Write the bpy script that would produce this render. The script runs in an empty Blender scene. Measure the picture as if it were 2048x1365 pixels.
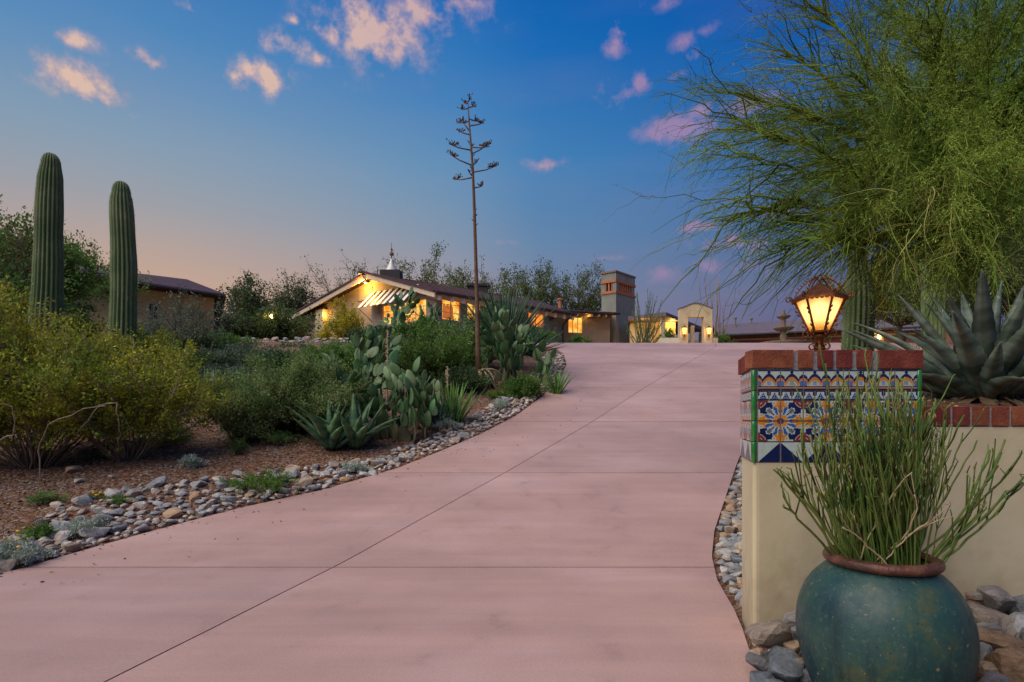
import bpy, math, random
import numpy as np
from mathutils import Vector, Matrix, Euler
random.seed(7); RNG = np.random.default_rng(7)
PI = math.pi
S = bpy.context.scene
COL = S.collection
# ---------------------------------------------------------------- camera, sky, sun, exposure
F, CX, HY, CZ = 1138.0, 1024.0, 833.0, 1.1          # focal length / principal column / eye level in photo pixels, eye height in m
cam = bpy.data.cameras.new('camera'); camo = bpy.data.objects.new('camera', cam); COL.objects.link(camo)
camo.location = (0, 0, CZ); camo.rotation_euler = (PI/2, 0, 0)
cam.sensor_width = 36; cam.lens = 36*F/2048; cam.shift_y = (HY-682.5)/2048; cam.clip_start = .05; cam.clip_end = 3000
S.camera = camo
S.view_settings.view_transform = 'Standard'; S.view_settings.look = 'None'; S.view_settings.gamma = 1
S.view_settings.exposure = 0.0; S.view_settings.use_curve_mapping = False
S.cycles.max_bounces = 8; S.cycles.transparent_max_bounces = 16; S.cycles.sample_clamp_indirect = 4
S.cycles.use_denoising = True

def lin(c):
    return tuple(((v/255+.055)/1.055)**2.4 if v > 10 else v/255/12.92 for v in c)

world = bpy.data.worlds.new('World'); S.world = world; world.use_nodes = True
SUN_AZ, SUN_EL = math.radians(-55), math.radians(48)   # broad afterglow, from behind the camera's left shoulder
def build_world():
    nt = world.node_tree; nt.nodes.clear(); N = nt.nodes.new; L = nt.links.new
    def math_(op, a, b=None, clamp=False):
        n = N('ShaderNodeMath'); n.operation = op; n.use_clamp = clamp
        for i, v in enumerate((a, b)):
            if v is None: continue
            if isinstance(v, (int, float)): n.inputs[i].default_value = v
            else: L(v, n.inputs[i])
        return n.outputs[0]
    def vec(op, a, b):
        n = N('ShaderNodeVectorMath'); n.operation = op
        for i, v in enumerate((a, b)):
            if isinstance(v, tuple): n.inputs[i].default_value = v
            else: L(v, n.inputs[i])
        return n
    def mix(f, a, b):
        n = N('ShaderNodeMix'); n.data_type = 'RGBA'
        for i, v in ((0, f), (6, a), (7, b)):
            if isinstance(v, (int, float, tuple)): n.inputs[i].default_value = v if not isinstance(v, tuple) else (*v[:3], 1)
            else: L(v, n.inputs[i])
        return n.outputs[2]
    def ramp(f, stops):
        n = N('ShaderNodeValToRGB'); e = n.color_ramp.elements
        while len(e) < len(stops): e.new(.5)
        for i, (p, c) in enumerate(stops): e[i].position = p; e[i].color = (*c, 1)
        L(f, n.inputs[0]); return n.outputs[0]
    tc = N('ShaderNodeTexCoord'); d = tc.outputs['Generated']
    sp = N('ShaderNodeSeparateXYZ'); L(d, sp.inputs[0]); z = sp.outputs[2]
    hv = N('ShaderNodeCombineXYZ'); L(sp.outputs[0], hv.inputs[0]); L(sp.outputs[1], hv.inputs[1])
    hn = vec('NORMALIZE', hv.outputs[0], (0, 0, 0))
    a = math.radians(-36)
    c = vec('DOT_PRODUCT', hn.outputs[0], (math.sin(a), math.cos(a), 0)).outputs['Value']
    warm = ramp(z, [(0, lin((214,158,120))), (.16, lin((206,168,142))), (.22, lin((192,166,152))), (.30, lin((160,162,170))), (.38, lin((132,160,184))), (.48, lin((86,142,192))), (.62, lin((42,112,184))), (1, lin((14,62,135)))])
    mid = ramp(z, [(0, lin((160,142,148))), (.13, lin((140,132,152))), (.20, lin((132,140,164))), (.29, lin((110,142,176))), (.40, lin((78,138,188))), (.55, lin((26,112,188))), (.64, lin((10,96,180))), (1, lin((12,60,134)))])
    cool = ramp(z, [(0, lin((100,92,128))), (.13, lin((98,94,134))), (.20, lin((90,104,146))), (.30, lin((58,104,162))), (.42, lin((18,98,174))), (.55, lin((2,82,168))), (.66, lin((8,76,156))), (1, lin((8,54,130)))])
    g = mix(ramp(c, [(.78, (0,0,0)), (1.0, (1,1,1))]), mid, warm)
    g = mix(ramp(c, [(.40, (1,1,1)), (.86, (0,0,0))]), g, cool)
    # clouds: small bodies at their bearings, edges broken up by noise
    nz = N('ShaderNodeTexNoise'); nz.inputs['Scale'].default_value = 24; nz.inputs['Detail'].default_value = 8; nz.inputs['Roughness'].default_value = .60
    L(d, nz.inputs['Vector'])
    nz2 = N('ShaderNodeTexNoise'); nz2.inputs['Scale'].default_value = 5; nz2.inputs['Detail'].default_value = 3
    L(d, nz2.inputs['Vector'])
    warp = vec('MULTIPLY', vec('SUBTRACT', nz2.outputs['Color'], (.5,.5,.5)).outputs[0], (.05,.05,.03)).outputs[0]
    dw = vec('ADD', d, warp).outputs[0]
    CL = [ # px, py, half width, half height, amount
        (180,160,66,38,.95),(160,80,42,16,.7),(305,118,34,14,.8),(530,162,60,26,.85),(575,98,55,18,.7),(500,165,50,20,.7),
        (640,130,26,12,.6),(660,72,46,18,.8),(755,60,130,58,.75),(870,12,140,38,.65),(745,90,50,24,.5),(390,8,30,12,.7),(593,48,16,9,.7),
        (1240,78,30,26,.85),(1250,190,45,22,.8),(1290,165,26,16,.8),(1372,88,28,18,.75),(1395,115,28,14,.6),(1420,55,24,10,.5),(1370,148,20,9,.6),
        (1365,262,70,22,1.0),(1400,228,40,14,.7),(1480,215,60,22,.7),(1530,190,50,20,.6),(1100,330,46,12,.7),(1400,460,48,11,.8),(1290,270,30,10,.4),
        (30,140,50,14,.45),(1010,487,30,7,.45),(1500,485,120,18,.62),(1390,545,170,16,.5),(1560,420,70,18,.55),(930,10,60,14,.6),(1330,5,60,10,.5),(1230,515,40,6,.4),(940,560,60,16,.35),(660,172,50,8,.3)]
    tot = None
    for px, py, w, h, am in CL:
        v = Vector(((px-CX)/F, 1, (HY-py)/F)); n = v.length; v /= n
        sb = vec('SUBTRACT', dw, tuple(v)).outputs[0]
        rx = w/F/n*1.12; rz = h/F/n*1.42
        m = vec('MULTIPLY', sb, (1/rx, .6/rx, 1/rz)).outputs[0]
        ln = N('ShaderNodeVectorMath'); ln.operation = 'LENGTH'; L(m, ln.inputs[0])
        s_ = math_('MULTIPLY', math_('SUBTRACT', 1.25, ln.outputs['Value'], True), am)
        tot = s_ if tot is None else math_('MAXIMUM', tot, s_)
    gate = math_('GREATER_THAN', tot, .01)
    t = math_('ADD', tot, math_('MULTIPLY', math_('SUBTRACT', nz.outputs['Fac'], .5), 3.4))
    m = math_('MULTIPLY', ramp(t, [(.25, (0,0,0)), (.95, (1,1,1))]), gate)
    m = math_('MULTIPLY', m, math_('MULTIPLY', tot, 1.6, True))
    ccol = mix(ramp(c, [(.66, (1,1,1)), (.98, (0,0,0))]), lin((250,204,172)), lin((172,138,176)))
    shade = mix(ramp(t, [(.35,(0,0,0)),(1.0,(1,1,1))]), lin((168,140,172)), ccol)
    ccol = mix(.8, ccol, shade)
    g = mix(math_('MULTIPLY', m, .74), g, ccol)
    # faint veil of thin haze cloud low in the sky
    vz = N('ShaderNodeTexNoise'); vz.inputs['Scale'].default_value = 2.2; vz.inputs['Detail'].default_value = 5
    mp = N('ShaderNodeMapping'); mp.inputs['Scale'].default_value = (1,1,5); L(d, mp.inputs[0]); L(mp.outputs[0], vz.inputs['Vector'])
    g = mix(math_('MULTIPLY', ramp(vz.outputs['Fac'], [(.45,(0,0,0)),(.75,(1,1,1))]), .10), g, lin((170,140,160)))
    sky = N('ShaderNodeTexSky'); sky.sky_type = 'NISHITA'; sky.sun_disc = False; sky.sun_elevation = math.radians(2); sky.sun_rotation = math.radians(-36)
    b1 = N('ShaderNodeBackground'); L(g, b1.inputs[0]); b1.inputs[1].default_value = 1.0
    b2 = N('ShaderNodeBackground'); L(sky.outputs[0], b2.inputs[0]); b2.inputs[1].default_value = .05
    ad = N('ShaderNodeMixShader'); ad.inputs[0].default_value = .06; L(b1.outputs[0], ad.inputs[1]); L(b2.outputs[0], ad.inputs[2])
    o = N('ShaderNodeOutputWorld'); L(ad.outputs[0], o.inputs[0])
build_world()
sl = bpy.data.lights.new('sun', 'SUN'); sl.energy = 3.7; sl.angle = math.radians(70); sl.color = (1, .89, .78)
so = bpy.data.objects.new('sun', sl); COL.objects.link(so)
sd = Vector((math.sin(SUN_AZ)*math.cos(SUN_EL), -math.cos(SUN_AZ)*math.cos(SUN_EL), math.sin(SUN_EL)))   # towards the light
so.rotation_euler = sd.to_track_quat('Z', 'Y').to_euler()

# ---------------------------------------------------------------- helpers
def origin(p):
    v = Vector((0,0,0))
    while p is not None: v += p.location; p = p.parent
    return v
def mesh(name, V, Fc, smooth=False, mats=(), midx=None):
    V = np.asarray(V, dtype=np.float32).reshape(-1, 3)
    me = bpy.data.meshes.new(name)
    if isinstance(Fc, np.ndarray) and Fc.ndim == 2:
        n, k = Fc.shape
        me.vertices.add(len(V)); me.vertices.foreach_set('co', V.ravel())
        me.loops.add(n*k); me.loops.foreach_set('vertex_index', Fc.astype(np.int32).ravel())
        me.polygons.add(n); me.polygons.foreach_set('loop_start', np.arange(0, n*k, k, dtype=np.int32))
        me.update(calc_edges=True)
    else:
        me.from_pydata([tuple(v) for v in V.tolist()], [], [tuple(f) for f in Fc]); me.update()
    if smooth: me.polygons.foreach_set('use_smooth', np.ones(len(me.polygons), dtype=bool))
    for m in mats: me.materials.append(m)
    if midx is not None: me.polygons.foreach_set('material_index', np.asarray(midx, dtype=np.int32))
    return me
def link(name, me, parent=None, loc=(0,0,0), rot=None, scale=None):
    o = bpy.data.objects.new(name, me); COL.objects.link(o); o.parent = parent; o.location = loc
    if rot is not None: o.rotation_euler = rot
    if scale is not None: o.scale = scale if hasattr(scale, '__len__') else (scale,)*3
    return o
def tag(o, label=None, cat=None, group=None, kind=None):
    if label: o['label'] = label
    if cat: o['category'] = cat
    if group: o['group'] = group
    if kind: o['kind'] = kind
    return o
def mk(name, V, Fc, m, parent=None, smooth=False, midx=None):
    """V in world metres; the object's origin is its parent's, or its own base when it is top-level."""
    V = np.asarray(V, dtype=np.float64).reshape(-1, 3)
    mats = m if isinstance(m, (list, tuple)) else [m]
    if parent is not None:
        return link(name, mesh(name, V-np.array(origin(parent)), Fc, smooth, mats, midx), parent)
    b = np.array([(V[:,0].min()+V[:,0].max())/2, (V[:,1].min()+V[:,1].max())/2, V[:,2].min()])
    return link(name, mesh(name, V-b, Fc, smooth, mats, midx), None, tuple(b))
def thing(name, loc, label, cat, group=None, kind=None):
    o = bpy.data.objects.new(name, None); COL.objects.link(o); o.location = loc; o.empty_display_size = .1
    return tag(o, label, cat, group, kind)
class G:
    """a small collector of faces"""
    def __init__(s): s.v = []; s.f = []; s.m = []
    def add(s, V, Fc, mi=0):
        b = len(s.v); s.v += [tuple(v) for v in V]; s.f += [tuple(i+b for i in f) for f in Fc]; s.m += [mi]*len(Fc); return s
    def hexa(s, P, mi=0):       # 4 bottom corners ccw, 4 top corners
        return s.add(P, [(3,2,1,0),(4,5,6,7),(0,1,5,4),(1,2,6,5),(2,3,7,6),(3,0,4,7)], mi)
    def box(s, x0,x1,y0,y1,z0,z1, mi=0):
        return s.hexa([(x0,y0,z0),(x1,y0,z0),(x1,y1,z0),(x0,y1,z0),(x0,y0,z1),(x1,y0,z1),(x1,y1,z1),(x0,y1,z1)], mi)
    def prism(s, poly, z0, z1, mi=0):
        n = len(poly); V = [(x,y,z0) for x,y in poly]+[(x,y,z1) for x,y in poly]
        return s.add(V, [tuple(range(n-1,-1,-1)), tuple(range(n,2*n))]+[(i,(i+1)%n,n+(i+1)%n,n+i) for i in range(n)], mi)
    def lathe(s, prof, c=(0,0,0), n=24, mi=0, caps=True):
        V = []; m = len(prof)
        for r,z in prof: V += [(c[0]+r*math.cos(2*PI*i/n), c[1]+r*math.sin(2*PI*i/n), c[2]+z) for i in range(n)]
        Fc = [(j*n+i, j*n+(i+1)%n, (j+1)*n+(i+1)%n, (j+1)*n+i) for j in range(m-1) for i in range(n)]
        if caps: Fc += [tuple(range(n-1,-1,-1)), tuple(range((m-1)*n, m*n))]
        return s.add(V, Fc, mi)
    def tube(s, pts, r, n=6, mi=0):
        pts = [Vector(p) for p in pts]; k = len(pts)
        rr = r if hasattr(r, '__len__') else [r]*k
        V = []
        for i,p in enumerate(pts):
            t = (pts[min(i+1,k-1)]-pts[max(i-1,0)]).normalized()
            a = t.orthogonal() if abs(t.y) > .98 else t.cross(Vector((0,1,0)))
            a.normalize(); b = t.cross(a)
            V += [tuple(p+(a*math.cos(2*PI*j/n)+b*math.sin(2*PI*j/n))*rr[i]) for j in range(n)]
        Fc = [(j*n+i, j*n+(i+1)%n, (j+1)*n+(i+1)%n, (j+1)*n+i) for j in range(k-1) for i in range(n)]
        Fc += [tuple(range(n-1,-1,-1)), tuple(range((k-1)*n, k*n))]
        return s.add(V, Fc, mi)
    def mk(s, name, m, parent=None, smooth=False): return mk(name, s.v, s.f, m, parent, smooth, s.m)
    def mesh(s, name, m, smooth=False): return mesh(name, s.v, s.f, smooth, m if isinstance(m,(list,tuple)) else [m], s.m)
def tubes(Pth, R, sides=3):
    """Pth (N,K,3), R (N,K) -> verts, quads of many thin tapering tubes"""
    N_, K, _ = Pth.shape
    T = np.gradient(Pth, axis=1); T /= np.linalg.norm(T, axis=2, keepdims=True)+1e-9
    ref = np.where(np.abs(T[...,2:3]) > .9, np.array([1.,0,0]), np.array([0,0,1.]))
    A = np.cross(T, ref); A /= np.linalg.norm(A, axis=2, keepdims=True)+1e-9
    B = np.cross(T, A)
    ang = np.arange(sides)*2*PI/sides
    V = Pth[:,:,None,:] + R[:,:,None,None]*(A[:,:,None,:]*np.cos(ang)[None,None,:,None] + B[:,:,None,:]*np.sin(ang)[None,None,:,None])
    base = (np.arange(N_)*K*sides)[:,None,None] + (np.arange(K-1)*sides)[None,:,None]
    i = np.arange(sides)[None,None,:]; j = (np.arange(sides)+1)[None,None,:] % sides
    Q = np.stack([base+i, base+j, base+j+sides, base+i+sides], axis=-1).reshape(-1,4)
    return V.reshape(-1,3), Q
def unit(v): return v/(np.linalg.norm(v, axis=-1, keepdims=True)+1e-9)
def leaves(C, size, aspect=2.2, D=None, jit=.6, rng=RNG):
    """C (N,3): rhombic leaf at each point, roughly along D"""
    n = len(C); size = np.broadcast_to(np.asarray(size, dtype=float), (n,)) * rng.uniform(.7, 1.3, n)
    a = rng.normal(size=(n,3)) if D is None else unit(D)+rng.normal(size=(n,3))*jit
    a = unit(a); b = unit(np.cross(a, rng.normal(size=(n,3))))
    l = size[:,None]*aspect/2; w = size[:,None]/2
    V = np.stack([C, C+a*l+b*w, C+a*l*2, C+a*l-b*w], axis=1).reshape(-1,3)
    return V, np.arange(4*n).reshape(-1,4)
def join(*parts):
    Vs, Fs, Ms, b = [], [], [], 0
    for V, Q, mi in parts:
        Vs.append(V); Fs.append(Q+b); Ms.append(np.full(len(Q), mi)); b += len(V)
    return np.concatenate(Vs), np.concatenate(Fs), np.concatenate(Ms)
# ---------------------------------------------------------------- materials
def mat(name, c1, c2=None, scale=6, rough=.8, bump=0, bscale=40, rand=0, metal=0, spec=.35, emis=None, estr=0, stretch=(1,1,1), c3=None, isl=0, transl=0, coat=0, lo=.35, hi=.65, detail=5, obj=False):
    m = bpy.data.materials.new(name); m.use_nodes = True; nt = m.node_tree; N = nt.nodes.new; L = nt.links.new
    p = nt.nodes['Principled BSDF']; out = nt.nodes['Material Output']
    p.inputs['Roughness'].default_value = rough; p.inputs['Metallic'].default_value = metal
    p.inputs['Specular IOR Level'].default_value = spec; p.inputs['Coat Weight'].default_value = coat
    if obj: pos = N('ShaderNodeTexCoord').outputs['Object']
    else: pos = N('ShaderNodeNewGeometry').outputs['Position']
    mp = N('ShaderNodeMapping'); mp.inputs['Scale'].default_value = stretch; L(pos, mp.inputs[0]); pos = mp.outputs[0]
    col = None
    if c2 is not None:
        nz = N('ShaderNodeTexNoise'); nz.inputs['Scale'].default_value = scale; nz.inputs['Detail'].default_value = detail; nz.inputs['Roughness'].default_value = .6
        L(pos, nz.inputs['Vector'])
        r = N('ShaderNodeValToRGB'); e = r.color_ramp.elements; e[0].position = lo; e[1].position = hi
        e[0].color = (*c1, 1); e[1].color = (*c2, 1)
        if c3 is not None: q = e.new(.5*(lo+hi)); q.color = (*c3, 1)
        L(nz.outputs['Fac'], r.inputs[0]); col = r.outputs[0]
    def vary(src, amt, col):
        hs = N('ShaderNodeHueSaturation'); mr = N('ShaderNodeMapRange'); mr.inputs[3].default_value = 1-amt; mr.inputs[4].default_value = 1+amt
        L(src, mr.inputs[0]); L(mr.outputs[0], hs.inputs['Value'])
        mh = N('ShaderNodeMapRange'); mh.inputs[3].default_value = .5-amt*.06; mh.inputs[4].default_value = .5+amt*.06; L(src, mh.inputs[0]); L(mh.outputs[0], hs.inputs['Hue'])
        if col is None: hs.inputs['Color'].default_value = (*c1, 1)
        else: L(col, hs.inputs['Color'])
        return hs.outputs[0]
    if rand: col = vary(N('ShaderNodeObjectInfo').outputs['Random'], rand, col)
    if isl: col = vary(N('ShaderNodeNewGeometry').outputs['Random Per Island'], isl, col)
    if col is None: p.inputs['Base Color'].default_value = (*c1, 1)
    else: L(col, p.inputs['Base Color'])
    if bump:
        nb = N('ShaderNodeTexNoise'); nb.inputs['Scale'].default_value = bscale; nb.inputs['Detail'].default_value = 6; L(pos, nb.inputs['Vector'])
        b = N('ShaderNodeBump'); b.inputs['Strength'].default_value = bump; b.inputs['Distance'].default_value = .01
        L(nb.outputs['Fac'], b.inputs['Height']); L(b.outputs[0], p.inputs['Normal'])
    if emis: p.inputs['Emission Color'].default_value = (*emis, 1); p.inputs['Emission Strength'].default_value = estr
    if transl:
        t = N('ShaderNodeBsdfTranslucent'); mx = N('ShaderNodeMixShader'); mx.inputs[0].default_value = transl
        if col is None: t.inputs[0].default_value = (*c1, 1)
        else: L(col, t.inputs[0])
        L(p.outputs[0], mx.inputs[1]); L(t.outputs[0], mx.inputs[2]); L(mx.outputs[0], out.inputs[0])
    return m
def leafmat(name, a, b, isl=.35, transl=.35, scale=3, rough=.6): return mat(name, a, b, scale=scale, isl=isl, transl=transl, rough=rough, spec=.2, lo=.38, hi=.62)
M = {}
M['stucco_cream'] = mat('stucco_cream', (.44,.375,.225), (.56,.495,.32), scale=2.2, rough=.9, bump=.16, bscale=26, c3=(.52,.455,.285))
def dirt_at_base(m):
    nt = m.node_tree; N = nt.nodes.new; L = nt.links.new; p = nt.nodes['Principled BSDF']; src = p.inputs['Base Color'].links[0].from_socket
    g = N('ShaderNodeNewGeometry').outputs['Position']; sp = N('ShaderNodeSeparateXYZ'); L(g, sp.inputs[0])
    nz = N('ShaderNodeTexNoise'); nz.inputs['Scale'].default_value = 9; nz.inputs['Detail'].default_value = 8; L(g, nz.inputs['Vector'])
    a = N('ShaderNodeMath'); a.operation = 'MULTIPLY_ADD'; L(nz.outputs['Fac'], a.inputs[0]); a.inputs[1].default_value = -.55; L(sp.outputs[2], a.inputs[2])
    r = N('ShaderNodeMapRange'); r.inputs[1].default_value = .12; r.inputs[2].default_value = -.22; r.inputs[3].default_value = 0; r.inputs[4].default_value = .45; L(a.outputs[0], r.inputs[0])
    mx = N('ShaderNodeMix'); mx.data_type = 'RGBA'; L(r.outputs[0], mx.inputs[0]); L(src, mx.inputs[6]); mx.inputs[7].default_value = (.24,.16,.10,1)
    mp = N('ShaderNodeMapping'); mp.inputs['Scale'].default_value = (7,7,.6); L(g, mp.inputs[0]); n2 = N('ShaderNodeTexNoise'); n2.inputs['Scale'].default_value = 1; n2.inputs['Detail'].default_value = 6; L(mp.outputs[0], n2.inputs['Vector'])
    r2 = N('ShaderNodeMapRange'); r2.inputs[1].default_value = .52; r2.inputs[2].default_value = .75; r2.inputs[3].default_value = 0; r2.inputs[4].default_value = .28; L(n2.outputs['Fac'], r2.inputs[0])
    m2 = N('ShaderNodeMix'); m2.data_type = 'RGBA'; L(r2.outputs[0], m2.inputs[0]); L(mx.outputs[2], m2.inputs[6]); m2.inputs[7].default_value = (.34,.28,.18,1); L(m2.outputs[2], p.inputs['Base Color'])
dirt_at_base(M['stucco_cream'])
M['brick'] = mat('brick', (.13,.026,.016), (.22,.055,.030), scale=14, rough=.85, bump=.5, bscale=90, rand=.25, c3=(.17,.036,.021))
M['mortar'] = mat('mortar', (.20,.20,.21), (.33,.32,.32), scale=60, rough=.95, bump=.6, bscale=120)
M['green_glaze'] = mat('green_glaze', (.01,.12,.018), (.02,.20,.03), scale=12, rough=.15, spec=.6, coat=.6)
M['iron'] = mat('iron', (.10,.035,.012), (.20,.075,.025), scale=40, rough=.5, metal=.7, bump=.3)
M['wood_tan'] = mat('wood_tan', (.52,.43,.30), (.62,.52,.38), scale=8, rough=.8)
M['stucco_sage'] = mat('stucco_sage', (.17,.175,.135), (.21,.21,.165), scale=2, rough=.9, bump=.2)
M['stucco_taupe'] = mat('stucco_taupe', (.24,.20,.16), (.29,.245,.19), scale=2, rough=.9, bump=.2)
M['roof_maroon'] = mat('roof_maroon', (.045,.020,.024), (.075,.036,.042), scale=3, rough=.7, bump=.3)
M['roof_grey'] = mat('roof_grey', (.11,.09,.11), (.16,.13,.15), scale=3, rough=.75, bump=.3)
M['fascia_dark'] = mat('fascia_dark', (.035,.028,.03), rough=.6)
M['door_red'] = mat('door_red', (.10,.02,.015), (.14,.03,.02), rough=.6)
M['terracotta'] = mat('terracotta', (.36,.13,.06), (.46,.18,.09), scale=8, rough=.8)
M['white_paint'] = mat('white_paint', (.75,.74,.70), rough=.6)
M['dark_paint'] = mat('dark_paint', (.02,.02,.025), rough=.5)
M['stone_carved'] = mat('stone_carved', (.14,.10,.07), (.24,.17,.12), scale=14, rough=.85, bump=.4)
M['bark'] = mat('bark', (.10,.085,.05), (.17,.15,.09), scale=10, rough=.9, bump=.5)
M['dry'] = mat('dry', (.32,.24,.13), (.48,.38,.22), scale=10, rough=.9, isl=.3)
def window_mat(name, a, b, s):
    m = bpy.data.materials.new(name); m.use_nodes = True; nt = m.node_tree; N = nt.nodes.new; L = nt.links.new
    p = nt.nodes['Principled BSDF']; p.inputs['Base Color'].default_value = (.1,.07,.04,1); p.inputs['Roughness'].default_value = .2
    g = N('ShaderNodeNewGeometry'); nz = N('ShaderNodeTexNoise'); nz.inputs['Scale'].default_value = 2.8; nz.inputs['Detail'].default_value = 4; L(g.outputs['Position'], nz.inputs['Vector'])
    r = N('ShaderNodeValToRGB'); e = r.color_ramp.elements; e[0].position = .38; e[1].position = .60; e[0].color = (*a,1); e[1].color = (*b,1)
    L(nz.outputs['Fac'], r.inputs[0]); L(r.outputs[0], p.inputs['Emission Color']); p.inputs['Emission Strength'].default_value = s
    return m
M['lit'] = window_mat('lit_window', (.85,.25,.015), (1,.60,.12), 1.25)
M['lit_orange'] = window_mat('lit_window_orange', (.7,.13,.01), (1,.36,.03), 1.1)
# ---------------------------------------------------------------- the lie of the land
_pd = np.array([-400,-60,0,2.8,4.17,7.17,10.17,13.17,16.17,18.3,20,22,24,26,30,40,80,900.])
_pz = np.array([-6,-1.0,0,0,0.0,.394,1.01,1.77,2.605,3.14,3.53,3.905,4.195,4.38,4.55,4.7,4.9,5.2])
def pchip(xs, ys, x):
    h = np.diff(xs); dl = np.diff(ys)/h; m = np.zeros_like(ys)
    w1 = 2*h[1:]+h[:-1]; w2 = h[1:]+2*h[:-1]
    ok = dl[:-1]*dl[1:] > 0
    m[1:-1][ok] = (w1[ok]+w2[ok])/(w1[ok]/dl[:-1][ok]+w2[ok]/dl[1:][ok]); m[0] = dl[0]; m[-1] = dl[-1]
    i = np.clip(np.searchsorted(xs, x)-1, 0, len(h)-1); t = (x-xs[i])/h[i]
    return (2*t**3-3*t**2+1)*ys[i]+(t**3-2*t**2+t)*h[i]*m[i]+(-2*t**3+3*t**2)*ys[i+1]+(t**3-t**2)*h[i]*m[i+1]
def P(d): return pchip(_pd, _pz, np.asarray(d, dtype=float))
_dd = np.arange(1.5, 30, .01); _pp = P(_dd)
def at(px, py):
    """the ground point seen at a photo pixel: (x, depth)"""
    z = CZ+(HY-py)/F*_dd; k = np.nonzero(z <= _pp)[0]
    d = _dd[k[0]] if len(k) else 23.5
    return (px-CX)/F*d, d
def W(px, py, d): return Vector(((px-CX)/F*d, d, CZ+(HY-py)/F*d))
def zz(py, d): return CZ+(HY-py)/F*d
def edge(pix, extra):
    pix = [(a[0]+(b[0]-a[0])*i/8, a[1]+(b[1]-a[1])*i/8) for a, b in zip(pix, pix[1:]) for i in range(8)]+pix[-1:]
    p = [at(*q) for q in pix]+extra; p = sorted([(b, a) for a, b in p])
    return np.array([q[0] for q in p]), np.array([q[1] for q in p])
_L = edge([(0,1150),(100,1118),(300,1062),(480,1015),(640,980),(790,937),(880,902),(960,868),(1030,832),(1085,792),(1120,757),(1133,728),(1126,706)], [(-10.5,-60),(-10,-5),(-8.6,0),(-6.6,2),(-5.0,3.2),(1.5,20.0),(.9,20.9),(-.6,21.6),(-3,22.1),(-9,22.8),(-14,24.5),(-14.5,27),(-12.5,29),(-9,30)])
_R = edge([(1508,1340),(1500,1285),(1468,1212),(1437,1162),(1425,1112),(1430,1060),(1450,1000),(1474,928)], [(3,-60),(1.6,-5),(1.2,0),(1.1,1.6),(4.3,10.17),(6.4,13.17),(9,16.17),(12,18.3),(17,20),(22,24),(24,34)])
_C = edge([(205,1365),(672,1131),(1010,945),(1185,843),(1290,775),(1372,727),(1432,694)], [(-4.2,-5),(-2.5,.8),(-30,-60),(10,28),(14,36)])
def DL(d): return np.interp(d, *_L)
def DR(d): return np.interp(d, *_R)
def DC(d): return np.interp(d, *_C)
def sm(a, b, x): t = np.clip((x-a)/(b-a), 0, 1); return t*t*(3-2*t)
def bumps(x, y): return (np.sin(x*1.3+y*.7)+np.sin(x*.6-y*1.7+1)+.6*np.sin(x*3.1+y*2.3)+.4*np.sin(x*5.3-y*4.7))/3
def gz(x, y):
    """height of the soil"""
    x = np.asarray(x, dtype=float); y = np.asarray(y, dtype=float)
    z = P(y)
    inx = np.minimum(x-DL(y), DR(y)-x)
    inx = np.where(y > 30, 5, inx) if False else inx
    out = np.clip(-inx, 0, 50)
    left = x < DL(y)
    z = z + np.where(left, .05*np.minimum(out, 3)+bumps(x,y)*.05*np.minimum(out,1), 0)
    z = z - .07*sm(-.03, .06, inx) - .01
    bed = 1.10+.13*(np.clip(y, 3, 30)-3)
    s0 = DR(y)+.3; s1 = np.maximum(2.0, .66*y)
    m = sm(0, 1, (x-s0)/np.maximum(s1-s0, .2))*(y > 2.94)
    z = np.where(y > 2.94, z+m*np.maximum(bed-z, 0), z)
    z = z + .20*sm(1.5, 2.2, x)*sm(1.9, 2.6, y)*(y < 2.94)
    return z
# ---------------------------------------------------------------- ground and driveway
def soil_mat():
    m = bpy.data.materials.new('soil'); m.use_nodes = True; nt = m.node_tree; N = nt.nodes.new; L = nt.links.new
    p = nt.nodes['Principled BSDF']; p.inputs['Roughness'].default_value = .95; p.inputs['Specular IOR Level'].default_value = .15
    g = N('ShaderNodeNewGeometry').outputs['Position']
    def nz(sc, det=6):
        n = N('ShaderNodeTexNoise'); n.inputs['Scale'].default_value = sc; n.inputs['Detail'].default_value = det; n.inputs['Roughness'].default_value = .7; L(g, n.inputs['Vector']); return n.outputs['Fac']
    def rp(f, st):
        r = N('ShaderNodeValToRGB'); e = r.color_ramp.elements
        while len(e) < len(st): e.new(.5)
        for i, (a, c) in enumerate(st): e[i].position = a; e[i].color = (*c, 1)
        L(f, r.inputs[0]); return r.outputs[0]
    a = rp(nz(.9, 8), [(.36, (.11,.085,.07)), (.5, (.17,.095,.055)), (.62, (.24,.10,.045))])
    v = N('ShaderNodeTexVoronoi'); v.inputs['Scale'].default_value = 28; L(g, v.inputs['Vector'])
    sep = N('ShaderNodeSeparateXYZ'); L(v.outputs['Color'], sep.inputs[0])
    b = rp(sep.outputs[0], [(0, (.07,.04,.025)), (.35, (.20,.09,.045)), (.6, (.30,.16,.09)), (.8, (.30,.24,.21)), (1, (.42,.36,.32))])
    mx = N('ShaderNodeMix'); mx.data_type = 'RGBA'; mx.inputs[0].default_value = .6; L(a, mx.inputs[6]); L(b, mx.inputs[7]); L(mx.outputs[2], p.inputs['Base Color'])
    bm = N('ShaderNodeBump'); bm.inputs['Distance'].default_value = .03; bm.inputs['Strength'].default_value = .9; bm.invert = True
    L(v.outputs['Distance'], bm.inputs['Height']); b2 = N('ShaderNodeBump'); b2.inputs['Distance'].default_value = .02; L(nz(40), b2.inputs['Height']); L(bm.outputs[0], b2.inputs['Normal']); L(b2.outputs[0], p.inputs['Normal'])
    return m
M['soil'] = soil_mat()
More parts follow.
